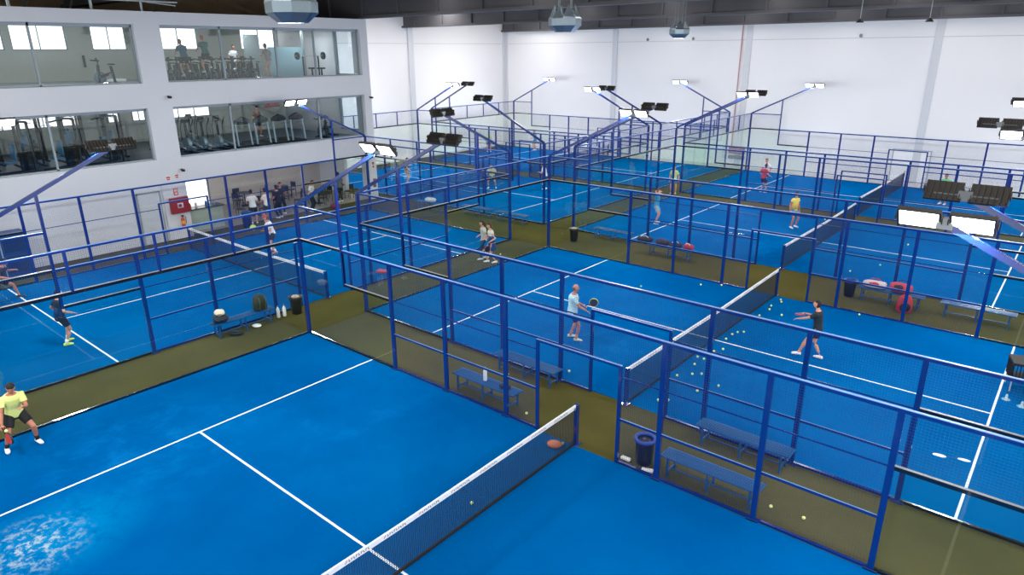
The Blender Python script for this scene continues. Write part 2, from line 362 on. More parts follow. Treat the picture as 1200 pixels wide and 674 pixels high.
# enclosure: one thing per court, all its parts shared meshes
def mesh_panel(name, L, H, pitch=.05, t=.0023):
    b = MB(); n = int(round(L / pitch)); m = int(round(H / pitch))
    for i in range(n + 1): x = L * i / n; b.beam((x, 0, 0), (x, 0, H), t, caps=False)
    for j in range(m + 1): z = H * j / m; b.beam((0, 0, z), (L, 0, z), t, caps=False)
    return b.mesh(name, WIRE)
P2x1 = mesh_panel('mesh_panel', 1.92, .96); P2x3 = mesh_panel('mesh_panel', 1.9, 2.92); PG = mesh_panel('mesh_panel', .85, 2.12); PT = mesh_panel('mesh_panel', 3.9, .7)
def inst(me, name, parent, loc, rz=0):
    o = bpy.data.objects.new(name, me); COL.objects.link(o); o.parent = parent; o.location = loc; o.rotation_euler.z = math.radians(rz); return o
def make_enclosure():
    r = empty('court_enclosure')
    def strip(n, m, p, q, w_, h_): MB().beam(p, q, w_, h_).build(n, m, r)  # thin strips that paint reflected light along the rail tops
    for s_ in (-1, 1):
        strip('rail_sheen', RAILTOP, (-8, s_ * 5.05, 3.036), (8, s_ * 5.05, 3.036), .05, .012); strip('rail_sheen', RAILTOP, (s_ * 10.05, -5.05, 4.03), (s_ * 10.05, 5.05, 4.03), .045, .012)
        strip('glass_rail_sheen', SEALTOP, (s_ * 10.05, -5.05, 3.043), (s_ * 10.05, 5.05, 3.043), .05, .012); strip('rail_sheen', RAILTOP, (-1.09, s_ * 5.05, 2.25), (1.09, s_ * 5.05, 2.25), .04, .012)
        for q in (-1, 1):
            strip('rail_sheen', RAILTOP, (q * 10, s_ * 5.05, 4.03), (q * 8, s_ * 5.05, 4.03), .045, .012); strip('rail_sheen', RAILTOP, (q * 1.05, s_ * 5.05, 1.058), (q * 6, s_ * 5.05, 1.058), .022, .006)
            strip('glass_rail_sheen', SEALTOP, (q * 10, s_ * 5.05, 3.041), (q * 8, s_ * 5.05, 3.041), .045, .012); strip('glass_rail_sheen', SEALTOP, (q * 8, s_ * 5.05, 2.041), (q * 6, s_ * 5.05, 2.041), .045, .012)
    tall = MB().box(-.05, .05, -.05, .05, 0, 4.02).mesh('corner_post', BLUE)
    side = MB(); side.box(-.05, .05, -.035, .035, 0, 3.02); side.box(-.11, .11, -.08, .08, 0, .015); side = side.mesh('post', BLUE)
    short = MB().box(-.03, .03, -.03, .03, 3.0, 4.0).mesh('upper_post', BLUE)
    brace = MB().box(-.035, .035, -.035, .035, 2.0, 4.98).mesh('brace_post', BLUE)
    jamb = MB().box(-.035, .035, -.03, .03, 0, 2.22).mesh('gate_post', BLUE)
    g3 = MB().box(.01, 1.99, -.006, .006, .06, 2.98).mesh('glass_pane', GLASS); g2 = MB().box(.01, 1.99, -.006, .006, .06, 1.98).mesh('glass_pane', GLASS)
    for sx in (-1, 1):
        for sy in (-1, 1):
            inst(tall, 'corner_post', r, (sx * 10.05, sy * 5.05, 0)); inst(brace, 'brace_post', r, (sx * 8, sy * 5.05, 0))
            for x in (6, 4, 2): inst(side, 'post', r, (sx * x, sy * 5.05, 0))
            inst(jamb, 'gate_post', r, (sx * 1.06, sy * 5.05, 0))
            x0 = -10 if sx < 0 else 8; inst(g3, 'glass_pane', r, (x0, sy * 5.05, 0)); inst(P2x1, 'mesh_panel', r, (x0 + .04, sy * 5.05, 3.02))
            x0 = -8 if sx < 0 else 6; inst(g2, 'glass_pane', r, (x0, sy * 5.05, 0)); inst(P2x1, 'mesh_panel', r, (x0 + .04, sy * 5.05, 2.02))
            for x0 in ((-6, -4) if sx < 0 else (2, 4)): inst(P2x3, 'mesh_panel', r, (x0 + .05, sy * 5.05, .05))
            inst(PG, 'mesh_panel', r, (-1.97 if sx < 0 else 1.1, sy * 5.05, .05))
        for y in (-3, -1, 1, 3): inst(short, 'upper_post', r, (sx * 10.05, y, 0))
        for y in (-5, -3, -1, 1, 3): inst(g3, 'glass_pane', r, (sx * 10.05, y, 0), 90); inst(P2x1, 'mesh_panel', r, (sx * 10.05, y + .04, 3.02), 90)
        b = MB().beam((sx * 10.05, -5.05, 4), (sx * 10.05, 5.05, 4), .05); b.build('top_rail', BLUE, r)
        b = MB().beam((sx * 10.05, -5.05, 3), (sx * 10.05, 5.05, 3), .06, .075); b.build('glass_rail', BLACK, r)
        b = MB().beam((sx * 10.05, -5.05, .03), (sx * 10.05, 5.05, .03), .05, .06); b.build('base_rail', BLACK, r)
    for sy in (-1, 1):
        y = sy * 5.05
        inst(PT, 'mesh_panel', r, (-1.95, y, 2.25))
        MB().beam((-8, y, 3), (8, y, 3), .06, .06).build('top_rail', BLUE, r)
        MB().beam((-1.09, y, 2.22), (1.09, y, 2.22), .05, .05).build('gate_header', BLUE, r)
        for sx in (-1, 1):
            MB().beam((sx * 10, y, 4), (sx * 8, y, 4), .05).build('top_rail', BLUE, r)
            b = MB(); b.beam((sx * 10, y, 3), (sx * 8, y, 3), .05, .07); b.beam((sx * 8, y, 3.03), (sx * 8, y, 1.97), .07, .06, up=(0, 1, 0)); b.beam((sx * 8, y, 2), (sx * 6, y, 2), .05, .07); b.build('glass_rail', BLACK, r)
            MB().beam((sx * 10, y, .03), (sx * 6, y, .03), .05, .06).build('base_rail', BLACK, r)
            b = MB(); b.beam((sx * 6, y, .03), (sx * 1.05, y, .03), .05, .05); b.build('base_rail', BLUE, r)
            MB().beam((sx * 6, y, 1.03), (sx * 1.05, y, 1.03), .035, .045).build('mid_rail', BLUE, r)
            MB().beam((sx * 6, y, 2.0), (sx * 1.05, y, 2.0), .022, .025).build('mid_rail', BLUE, r)
    return Proto(r)
ENC = make_enclosure()
for n, cx, cy, rz, words in COURTS:
    ENC.put((cx, cy, 0), rz, 'blue steel, glass and wire mesh enclosure around the ' + words, 'court fence', 'padel court enclosures')

def make_net():
    r = empty('padel_net'); n, m, t = 224, 19, .006; L = 10.04; b = MB()
    for i in range(n + 1):
        y = -L / 2 + L * i / n; b.beam((0, y, .03), (0, y, .84 + .05 * abs(y) / 5), t, caps=False)
    for j in range(m + 1):
        z = .03 + .80 * j / m; b.beam((0, -L / 2, z), (0, L / 2, z), t, caps=False)
    b.build('net_mesh', NETM, r)
    def zz(y): return .88 + .05 * abs(y) / 5
    b = MB()
    for s in (-1, 1): b.beam((0, 0, zz(0)), (0, s * L / 2, zz(5)), .028, .095)
    nt_ = b; b = MB(); rr = MB(); random.seed(3)
    for face in (-1, 1):
        for k in range(13):
            y0 = -4.85 + k * .758
            if y0 + .5 > 5: break
            z = zz(y0 + .25)
            rr.beam((face * .0146, y0, z - .022), (face * .0146, y0 + .04, z + .022), .002, .016)
            y = y0 + .07
            for c in range(9):
                z = zz(y); h = random.choice((.036, .044)); b.box(face * .0143, face * .0152, y, y + .011, z - h / 2, z + h / 2)
                b.box(face * .0143, face * .0152, y, y + .03, z + (h / 2 - .011 if c % 2 else -h / 2), z + (h / 2 if c % 2 else -h / 2 + .011)); y += .046
    c0, c1 = len(nt_.f), len(nt_.f) + len(b.f); nt_.add(b.v, b.f); nt_.add(rr.v, rr.f); o = nt_.build('net_tape', TAPE, r)
    o.data.materials.append(INK); o.data.materials.append(INKR)
    for i, p in enumerate(o.data.polygons): p.material_index = 0 if i < c0 else (1 if i < c1 else 2)
    MB().beam((0, -L / 2, .025), (0, L / 2, .025), .03, .05).build('bottom_band', mat('net_band', '#0a0d14', .8), r)
    for s in (-1, 1):
        b = MB(); b.box(-.045, .045, s * 5.07 - .045, s * 5.07 + .045, 0, .98); b.box(-.1, .1, s * 5.07 - .1, s * 5.07 + .1, 0, .015); b.build('net_post', BLUE, r, bevel=.006)
        MB().lathe((0, s * 4.98, .9), [(.035, -.03), (.035, .03)], 10, 'x').build('winder', STEEL, r)
    return Proto(r)
NET = make_net()
for n, cx, cy, rz, words in COURTS:
    NET.put((cx, cy, .016), rz, 'dark net with white tape stretched across the ' + words, 'net', 'padel nets')

def make_mast(side):
    """arm along +x from a corner at the origin, lamps aim to +y*side"""
    r = empty('floodlight_mast')
    MB().beam((0, 0, 4.02), (4.0, 0, 5.93), .08, .09).build('arm', BLUE, r)
    b = MB(); b.box(3.55, 4.45, -.03, .03, 5.9, 5.96); b.box(3.9, 4.1, -.06, .06, 5.86, 6.02); b.build('crossbar', LAMPG, r)
    for dx in (-.32, .32):
        f = empty('floodlight', (4.0 + dx, side * .04, 5.98)); f.parent = r; f.rotation_euler.x = math.radians(52 if side > 0 else -52)
        # body lies in the local xy plane, lens faces -z
        b = MB(); b.box(-.27, .27, -.17, .17, -.03, .03)
        for q in range(7): x = -.24 + .08 * q; b.box(x - .006, x + .006, -.15, .15, .03, .075)
        b.box(-.29, -.275, -.04, .04, -.05, .09); b.box(.275, .29, -.04, .04, -.05, .09)
        b.build('lamp_housing', LAMPB, f); MB().box(-.24, .24, -.14, .14, -.034, -.0305).build('lamp_lens', LENS, f)
    area('flood_beam', (4.0, side * .1, 5.9), 1.1, .3, FLOOD_W, (.93, .97, 1), r, (math.radians(52 if side > 0 else -52), 0, 0))
    return Proto(r)
MP, MN = make_mast(1), make_mast(-1)
for n, cx, cy, rz, words in COURTS:
    R = Matrix.Rotation(math.radians(rz), 3, 'Z')
    for sx in (-1, 1):
        for sy in (-1, 1):
            p = R @ V((sx * 10.05, sy * 5.05, 0)) + V((cx, cy, 0))
            where = ('near' if p.y < cy else 'far') + ' ' + ('left' if p.x < cx else 'right')
            # arm points to the middle of the side; +x when sx<0, and the lamps look into the court
            pr = (MP if sy < 0 else MN) if sx < 0 else (MN if sy < 0 else MP)
            pr.put(p, rz + (0 if sx < 0 else 180), 'blue arm with twin floodlights, %s corner of the %s' % (where, words), 'floodlight', 'floodlight masts')

# ---------------------------------------------------------------- benches, bins, bags, balls
def make_bench():
    r = empty('bench'); b = MB()
    b.box(-1, 1, -.2, -.17, .43, .46); b.box(-1, 1, .17, .2, .43, .46)
    for x in (-1, 1): b.box(x - .015, x + .015, -.2, .2, .43, .46)
    for i in range(41): x = -1 + i * .05; b.beam((x, -.18, .45), (x, .18, .45), .026, caps=False)
    for j in range(7): y = -.15 + j * .05; b.beam((-1, y, .456), (1, y, .456), .026, caps=False)
    b.build('seat', BLUE2, r)
    for x in (-.85, 0, .85):
        b = MB(); b.beam((x, -.17, .43), (x, -.17, 0), .035); b.beam((x, .17, .43), (x, .17, 0), .035); b.beam((x, -.17, .12), (x, .17, .12), .03); b.build('leg', BLUE2, r)
    MB().beam((-.85, 0, .12), (.85, 0, .12), .025).build('stretcher', BLUE2, r)
    return Proto(r)
BENCH = make_bench(); gb = 'blue benches beside the courts'
for x, y, rz, lb in ((-2.95, 5.42, 0, 'blue mesh bench with a bottle, just outside the foreground court fence'), (2.98, 5.42, 0, 'long blue mesh bench right of the blue-rimmed bin, outside the foreground court'),
                     (3.0, 6.98, 0, 'blue bench against the second court fence, across the aisle from the bin'), (-2.9, 6.98, 0, 'blue bench against the second court fence, left of the net opening'),
                     (-8.55, 20.25, 0, 'blue bench by the left end of the third court, right of a bin'), (-5.2, 19.35, 0, 'blue bench covered in dark bags beside the third court'), (-11.9, 3.9, 90, 'blue bench by the dark backpack, along the gym side court'),
                     (3.2, 19.0, 0, 'blue bench piled with red racket bags beside the third court'), (5.7, 19.0, 0, 'empty blue bench right of the red racket bags'),
                     (-19.6, 19.3, 0, 'blue bench under the pale bag by the left court'), (-14.4, 20.0, 0, 'blue bench behind the two walking people, right one of two'), (-16.8, 20.0, 0, 'blue bench behind the two walking people, left one of two')):
    BENCH.put((x, y, 0), rz, lb, 'bench', gb)
RIM = mat('bin_rim_blue', '#123a96', .4); BAG = mat('bin_liner', '#15171c', .3, bump=.6, bscale=30)
def make_bin(rim, full=False):
    r = empty('litter_bin')
    MB().lathe((0, 0, 0), [(.17, 0), (.19, .05), (.215, .3), (.235, .58), (.25, .66)], 20).build('liner', BAG, r, smooth=True)
    b = MB(); n = 20; P = [V((math.cos(2 * math.pi * i / n) * .235, math.sin(2 * math.pi * i / n) * .235, .67)) for i in range(n)]
    rings = []
    for i, p in enumerate(P):
        o = V((p.x, p.y, 0)).normalized(); rings.append((p, o * .045, V((0, 0, .045))))
    b.loft(rings, 8, close=True); b.build('rim', rim, r, smooth=True)
    MB().lathe((0, 0, 0), [(.2, .62), (.2, .63)], 16).build('bin_opening', RUBBER, r)
    if full:
        b = MB()
        for i in range(6): b.ball((math.cos(i) * .1, math.sin(i * 2.1) * .1, .69), .07, .06, .05)
        b.build('litter', mat('litter_paper', '#b7a79c', .8), r, smooth=True)
    r.scale = (.86, .86, .86); return r
def put(o, loc, rz, label, cat, group=None): o.location = loc; o.rotation_euler = (0, 0, math.radians(rz)); return tag(o, label, cat, group)
put(make_bin(RIM), (1.52, 5.4, 0), 0, 'black lined litter bin with blue rim in the aisle by the foreground net', 'bin', 'litter bins')
put(make_bin(BAG, True), (-11.8, 5.75, 0), 0, 'full black litter bin by two bottles beside the gym side court', 'bin', 'litter bins')
put(make_bin(BAG, True), (-9.85, 19.0, 0), 0, 'dark litter bin at the left corner of the third court', 'bin', 'litter bins')
put(make_bin(RIM), (1.92, 19.0, 0), 0, 'dark litter bin left of the red racket bags', 'bin', 'litter bins')
cb = empty('waste_container'); MB().lathe((0, 0, 0), [(.2, 0), (.24, .6), (.26, .75)], 16).build('bin_body', BLUE, cb, smooth=True); MB().lathe((0, 0, 0), [(.27, .75), (.22, .82), (.05, .85)], 16).build('lid', BLUE2, cb, smooth=True)
put(cb, (-24.1, 11.0, 0), 0, 'blue lidded bin in front of the cafe beside people in white shirts', 'bin')

def bottle(loc, label, col='#dfe8ee', big=1, lying=False):
    r = empty('water_bottle'); MB().lathe((0, 0, 0), [(.034, 0), (.038, .01), (.038, .18), (.034, .2), (.014, .235), (.014, .25)], 14).build('bottle_body', mat('bottle' + col, col, .15), r, smooth=True)
    MB().lathe((0, 0, 0), [(.016, .25), (.016, .27)], 10).build('cap', mat('bottle_cap', '#3d6fc0', .4), r); r.scale = (big,) * 3
    put(r, loc, 0, label, 'bottle')
    return r
bottle((-3.0, 5.42, .47), 'clear water bottle standing on the bench outside the foreground court', big=1.35)
bottle((-11.95, 5.15, 0), 'white bottle on the aisle left of the full bin, left one of two', '#f0f2f2', 1.5, )
bottle((-11.9, 5.35, 0), 'white bottle touching the full bin, right one of two', '#f0f2f2', 1.5)
def bag(loc, rz, label, col, acc, sz=(.3, .18, .24), name='racket_bag', cat='bag', group=None):
    r = empty(name); m = mat('bag' + col, col, .7); a = mat('bag' + acc, acc, .6); x, y, z = sz
    b = MB(); rings = []
    if cat == 'backpack':
        H = z * 2
        def sq(t, k): return [(V((0, 0, H * t)), x * k, y * k)]
        N = 16; vs = []; L = [(0, .8), (.06, 1), (.45, 1.02), (.75, .92), (.92, .7), (1, .3)]
        for t, k_ in L:
            for i in range(N):
                a_ = 2 * math.pi * i / N; c_, s_ = math.cos(a_), math.sin(a_); p_ = (abs(c_) ** 4 + abs(s_) ** 4) ** -.25; vs.append((x * k_ * c_ * p_, y * k_ * s_ * p_, H * t))
        fs = [(k_ * N + i, k_ * N + (i + 1) % N, (k_ + 1) * N + (i + 1) % N, (k_ + 1) * N + i) for k_ in range(len(L) - 1) for i in range(N)] + [tuple(range(N))[::-1], tuple(range((len(L) - 1) * N, len(L) * N))]
        b.add(vs, fs); b.build('bag_body', m, r, smooth=True)
        MB().ball((0, y * .95, H * .35), x * .75, y * .35, H * .26).build('pocket', a, r, smooth=True)
        b = MB()
        for q in (-.5, .5): b.tube([(x * q, -y, H * .9), (x * q, -y * 1.35, H * .6), (x * q, -y, H * .1)], .018)
        b.tube([(-.04, 0, H), (-.03, 0, H * 1.08), (.03, 0, H * 1.08), (.04, 0, H)], .01); b.build('strap', a, r)
        put(r, loc, rz, label, cat, group); return r
    for t, s in ((-1, .55), (-.9, .85), (-.5, 1), (.2, 1.02), (.7, .9), (.95, .65), (1, .4)): rings.append((V((x * t, 0, z)), V((0, y * s, 0)), V((0, 0, z * s))))
    b.loft(rings, 14); b.build('bag_body', m, r, smooth=True)
    b = MB(); rings = [(V((x * t, y * .35, z * 1.15)), V((0, y * s, 0)), V((0, 0, z * s))) for t, s in ((-.6, .3), (-.5, .6), (0, .72), (.45, .6), (.6, .3))]
    b.loft(rings, 12); b.build('pocket', a, r, smooth=True)
    MB().tube([(-x * .5, -y * .5, z * 1.8), (-x * .3, -y * .7, z * 2.35), (x * .3, -y * .7, z * 2.35), (x * .5, -y * .5, z * 1.8)], .015).build('strap', a, r)
    put(r, loc, rz, label, cat, group); return r
def upbag(*a, **k): return bag(*a, **k)
gr = 'racket bags on the benches'
bag((2.68, 19.0, .472), 185, 'grey and red racket bag, leftmost of three red bags by the third court', '#c9bcc0', '#b02a3c', (.36, .16, .13), group=gr)
bag((3.48, 19.0, .472), 170, 'red racket bag with black straps in the middle of the red bags', '#b83c4a', '#1c1a22', (.34, .2, .17), group=gr)
bag((3.75, 18.48, .0), 200, 'red and black backpack leaning on the ground at the bench end', '#a82c3a', '#16141a', (.22, .16, .3), 'backpack', 'backpack')
bag((-6.4, 19.35, .472), 10, 'black bag with white edge, leftmost on the bag covered bench', '#17181f', '#c8ccd0', (.33, .2, .13), group=gr)
bag((-5.55, 19.35, .472), 0, 'dark purple bag in the middle of the bag covered bench', '#2a2238', '#7c3a50', (.3, .18, .13), group=gr)
bag((-4.95, 19.3, .472), 20, 'dark navy bag with cloth hanging beside the small red bag', '#20243c', '#cfc6c2', (.26, .2, .13), group=gr)
bag((-4.4, 19.4, .472), -10, 'small red bag on the bag covered bench', '#a92b3e', '#e6dcdc', (.2, .15, .12), group=gr)
bag((-19.6, 19.3, .472), 15, 'pale grey bag on a bench by the left court', '#c7cdd0', '#8ba0aa', (.3, .2, .13), group=gr)
bag((-11.95, 4.55, .472), 90, 'dark green backpack standing on the bench beside the gym side court', '#1d2a24', '#4a4a24', (.2, .17, .25), 'backpack', 'backpack')
bag((-11.9, 3.2, .472), 70, 'black bag under a folded pale towel at the bench end', '#1a1d24', '#2c3240', (.22, .2, .12), 'sports_bag', 'bag')
bag((-11.65, 3.5, 0), 40, 'dark shoes bag lying on the green aisle below the bench', '#14181d', '#3c4450', (.2, .12, .07), 'sports_bag', 'bag')
bag((-2.35, 5.42, .472), 10, 'small black bag on the bench outside the foreground court', '#15171c', '#2c3240', (.14, .09, .05), 'small_bag', 'bag')
t = MB().ball((0, 0, 0), .17, .15, .1, fn=lambda d: V((1, 1, 1)) * (1 + .12 * math.sin(7 * d.x + 3 * d.y))).build('towel', mat('towel_cream', '#e6d3bd', .9), smooth=True); put(t, (-11.9, 3.2, .77), 0, 'folded cream towel heaped on the black bag on the bench', 'towel')
b = MB().ball((0, 0, .05), .16, .12, .05).build('sun_hat', mat('cap_white', '#e8ecec', .8), smooth=True); put(b, (-11.75, 4.25, 0), 20, 'white sun hat lying on the green aisle in front of the bench', 'hat')
b = MB(); b.ball((0, 0, 0), .17, .1, .09); b.build('orange_ball_pouch', mat('orange_foam', '#e88a62', .7), smooth=True); o = bpy.data.objects['orange_ball_pouch']; put(o, (-.28, 4.66, .09), 25, 'oval orange object lying at the foot of the foreground net', 'foam ball')
b = MB().box(-.22, .22, -.15, .15, 0, .1).build('red_box', mat('red_plastic', '#c83c3c', .5), bevel=.02); put(b, (-13.0, 10.4, .016), 20, 'small red box on the gym side court near its right fence', 'box')
b = MB(); b.box(-.24, .0, -.05, .05, 0, .06); b.build('white_shoe_bag', mat('cap_white', '#e8ecec', .8), bevel=.02); put(bpy.data.objects['white_shoe_bag'], (1.85, 5.2, 0), 20, 'small white bag on the green aisle right of the bin', 'bag')
b = MB().box(-.12, .1, -.05, .05, 0, .06).build('white_wrapper', mat('cap_white', '#e8ecec', .8), bevel=.02); put(b, (1.18, 5.25, 0), 0, 'small white wrapper on the green aisle left of the bin', 'litter')
# black crate of balls at the right edge
cr = empty('ball_basket'); b = MB()
for i in range(9):
    y = -.3 + .075 * i; b.beam((-.3, y, .3), (-.3, y, .75), .02); b.beam((.3, y, .3), (.3, y, .75), .02); b.beam((y, -.3, .3), (y, -.3, .75), .02); b.beam((y, .3, .3), (y, .3, .75), .02)
b.box(-.3, .3, -.3, .3, .3, .33); b.build('basket', RUBBER, cr)
b = MB().box(-.32, .32, -.32, .32, .72, .78).build('rim', RUBBER, cr)
for x, y in ((-.27, -.27), (.27, -.27), (.27, .27), (-.27, .27)): MB().beam((x, y, 0), (x, y, .3), .03).build('leg', SILV, cr)
put(cr, (7.25, 14.35, .016), 15, 'black ball basket on the second court at the right edge', 'basket')
g = 'yellow balls on the courts'
bm_ = MB().ball((0, 0, .034), .034, n=12, m=8).mesh('padel_ball', BALL, True)
def balls(pts, label, grp, z=.017):
    for x, y in pts:
        o = bpy.data.objects.new('padel_ball', bm_); COL.objects.link(o); o.location = (x, y, z); tag(o, label, 'ball', grp)
balls([(3.04, 6.05), (4.72, 5.65), (4.13, 5.6), (-3.36, 6.7), (-3.3, 6.6), (-1.66, 5.4)], 'small yellow ball lying on the green aisle behind the foreground court', 'balls on the aisle', .001)
balls([(-.31, 2.05)], 'single yellow ball lying against the foreground court net', 'ball on the foreground court')
balls([(-.2, 4.85)], 'yellow ball by the far post of the foreground net, beside the orange object', 'ball by the net post')
balls([(.66, 9.97), (.1, 10.9), (.3, 10.88), (.2, 9.47), (.47, 7.94), (.66, 8.1), (.47, 9.81), (.3, 11.53), (.44, 11.84), (.2, 13.05), (.4, 13.45), (.26, 13.31), (.25, 15.09), (.22, 16.22), (.3, 15.84), (.26, 17.0), (.35, 16.8), (.8, 15.57), (.25, 10.4), (.2, 12.6), (.6, 10.63), (2.73, 17.2), (1.0, 9.0), (1.3, 9.6)], 'yellow padel ball scattered right of the net on the second court', 'balls right of the second net')
balls([(-4.2, 15.23), (-2.59, 16.78), (-1.97, 17.2), (-6.92, 11.3), (-2.17, 7.86), (-.4, 7.6)], 'yellow padel ball on the left half of the second court', 'balls left of the second net')
balls([(1.2, 21.9), (2.1, 27.5), (1.9, 23.5), (-2.2, 30.2)], 'tiny yellow ball on the third court', 'balls on the third court')
b = MB().ball((0, 0, .034), .034).build('padel_ball', BALL, smooth=True); put(b, (-11.0, 15.2, 0), 0, 'yellow ball on the green aisle by the two walking people', 'ball')
for x, y in ((7.05, 13.45), (7.38, 13.25)):
    b = MB().lathe((0, 0, 0), [(.1, 0), (.03, .02), (.025, .12), (.01, .14)], 12).build('marker_cone', mat('cone_grey', '#9fc0cc', .5), smooth=True); put(b, (x, y, .017), 0, 'small pale marker on the second court at the right edge', 'marker', 'court markers')
b = MB(); b.ball((-.17, 0, 0), .13, .07, .004); b.ball((.28, .05, 0), .12, .06, .004); b.build('chalk_mark', LINE); o = bpy.data.objects['chalk_mark']; put(o, (6.42, 9.64, .018), 10, 'two white smudges on the blue turf near the right service line', 'mark')

# ---------------------------------------------------------------- people
def skinmat(c): return mat('skin' + c, c, .55)
def ik(a, t, l1, l2, pole):
    a, t, pole = V(a), V(t), V(pole); d = t - a; L = min(d.length, (l1 + l2) * .995)
    if d.length < 1e-4: d = V((0, 0, -1))
    d = d.normalized(); t = a + d * L; x = (l1 * l1 - l2 * l2 + L * L) / (2 * L); h = math.sqrt(max(0, l1 * l1 - x * x))
    p = pole - d * pole.dot(d)
    if p.length < 1e-4: p = V((0, 1, 0))
    return a + d * x + p.normalized() * h, t
def bake(mb, name, m, parent, vox, smooth=4):
    me = mb.mesh(name, m); o = bpy.data.objects.new(name, me); COL.objects.link(o)
    r = o.modifiers.new('r', 'REMESH'); r.mode = 'VOXEL'; r.voxel_size = vox; r.use_smooth_shade = True
    s = o.modifiers.new('s', 'SMOOTH'); s.iterations = smooth; s.factor = .5
    dg = bpy.context.evaluated_depsgraph_get(); dg.update()
    me2 = bpy.data.meshes.new_from_object(o.evaluated_get(dg)); me2.name = name
    if not me2.materials: me2.materials.append(m)
    o.modifiers.clear(); o.data = me2; bpy.data.meshes.remove(me); o.parent = parent
    me2.polygons.foreach_set('use_smooth', [True] * len(me2.polygons)); return o
def person(loc, rz, label, shirt='#eeeeee', shorts='#15181f', shoe='#eceff2', hair='#1c1512', skin='#c98f74', socks=None, h=1.75, lean=8, drop=.03, hands=None, feet=None, look=0, nod=0, detail=1, bottom='shorts', sleeves=.62, bald=False, cap=None, pony=False, trim=None, twist=0, sit=None, width=1.0):
    r = empty('person'); k = h / 1.75; sk = skinmat(skin); vox = .009 if detail > 1 else .016
    pel = V((0, 0, .94 - drop)); 
    if sit: pel = V((0, 0, sit))
    LR = Matrix.Rotation(-math.radians(lean), 3, 'X') @ Matrix.Rotation(math.radians(twist), 3, 'Z')
    def T(x, y, z): return pel + LR @ V((x, y, z))
    sd, fr, up = LR @ V((1, 0, 0)), LR @ V((0, 1, 0)), LR @ V((0, 0, 1))
    feet = feet or [(-.12, 0, 0), (.12, 0, 0)]; feet = [V((*f, 0)[:3]) if len(f) == 2 else V(f) for f in feet]
    hands = hands or [(-.27, .05, .85), (.27, .05, .85)]
    body = MB(); wd = width
    tor = [(-.1, .13, .1), (-.02, .165, .112), (.08, .152, .108), (.18, .138, .1), (.32, .16, .112), (.43, .178, .112), (.49, .15, .09), (.535, .075, .065)]
    body.loft([(T(0, 0, z), sd * a * wd, fr * b * wd) for z, a, b in tor], 16)
    body.tube([T(0, .005, .5), T(0, .015, .58), T(0, .025, .63)], [.058, .052, .052], 12)
    # head
    HR = LR.to_4x4().to_3x3() @ Matrix.Rotation(math.radians(look), 3, 'Z') @ Matrix.Rotation(-math.radians(nod) + math.radians(lean) * .8, 3, 'X'); hc = T(0, .035, .71)
    def hf(d):
        s = V((1, 1, 1))
        if d.z < 0: s = V((1 + .22 * d.z, 1 + .12 * d.z, 1))
        nose = math.exp(-((d.x / .13) ** 2 + ((d.z + .12) / .16) ** 2)) if d.y > 0 else 0
        eyes = (math.exp(-(((abs(d.x) - .33) / .15) ** 2 + ((d.z - .1) / .12) ** 2))) if d.y > 0 else 0
        chin = math.exp(-((d.x / .3) ** 2 + ((d.z + .85) / .2) ** 2)) if d.y > 0 else 0
        return V((s.x, s.y + .24 * nose - .07 * eyes + .25 * chin, s.z))
    body.ball(hc, .077, .094, .118, 28, 20, HR, hf)
    for s in (-1, 1): body.ball(hc + HR @ V((s * .079, -.008, -.005)), .012, .018, .03, 8, 6, HR)
    # limbs
    S_, E_, H_, HP, KN, AN = {}, {}, {}, {}, {}, {}
    for i, s in enumerate((-1, 1)):
        S_[s] = T(s * .175 * wd, 0, .445); el, ha = ik(S_[s], V(hands[i]), .285, .25, (s * .6, -1, -.3)); E_[s], H_[s] = el, ha
        body.tube([T(s * .11, 0, .45), S_[s], S_[s].lerp(el, .35), el, el.lerp(ha, .3), ha], [.06, .058, .05, .038, .042, .027], 12)
        HP[s] = T(s * .09 * wd, 0, -.02); f = feet[i]; an = f + V((0, 0, .085)); kn, an = ik(HP[s], an, .44, .43, (s * .25, 1, 0)); KN[s], AN[s] = kn, an
        body.tube([HP[s] + V((0, 0, .04)), HP[s].lerp(kn, .25), HP[s].lerp(kn, .6), kn, kn.lerp(an, .28), kn.lerp(an, .7), an, an + V((0, 0, -.04))], [.09, .088, .07, .053, .056, .038, .035, .034], 14)
        # hand: palm, four fingers, thumb
        d = (ha - el).normalized(); n = V((0, 0, 1)); a = d.cross(n); a = a.normalized() if a.length > .1 else V((0, 1, 0)); c = a.cross(d).normalized()
        pr = Matrix((a, d, c)).transposed(); body.ball(ha + d * .045, .038, .05, .016, 10, 8, pr)
        if detail > 0:
            for q, ln in enumerate((.068, .076, .072, .058)):
                o = ha + d * .075 + a * (-.027 + .018 * q) * 1.05; body.tube([o, o + d * ln * .5 - c * .006, o + d * ln * .85 - c * .028, o + d * ln * .8 - c * .046], [.0088, .0085, .008, .007], 6)
            o = ha + d * .03 - a * s * .03; body.tube([o, o - a * s * .025 + d * .02, o - a * s * .03 + d * .05 - c * .015], [.011, .010, .008], 6)
    bake(body, 'body', sk, r, vox, 2 if detail > 1 else 3)
    # shirt
    m = mat('cloth' + shirt, shirt, .85); b = MB()
    g = .017
    b.loft([(T(0, 0, z), sd * (a * wd + g), fr * (b_ * wd + g)) for z, a, b_ in [(-.06, .17, .118), (.02, .163, .115)] + tor[2:7] + [(.52, .1, .075)]], 16)
    for s in (-1, 1):
        e = S_[s].lerp(E_[s], sleeves); b.tube([T(s * .1, 0, .44), S_[s], S_[s].lerp(e, .5), e], [.07, .074, .068, .064], 14)
    bake(b, 'shirt', m, r, vox, 2)
    if trim:
        b = MB(); b.loft([(T(0, .0, z), sd * (a + .022), fr * (b_ + .022)) for z, a, b_ in [(.0, .163, .115), (.18, .138, .1), (.3, .155, .11)]], 16); b.build('shirt_print', mat('cloth' + trim, trim, .85), r, smooth=True)
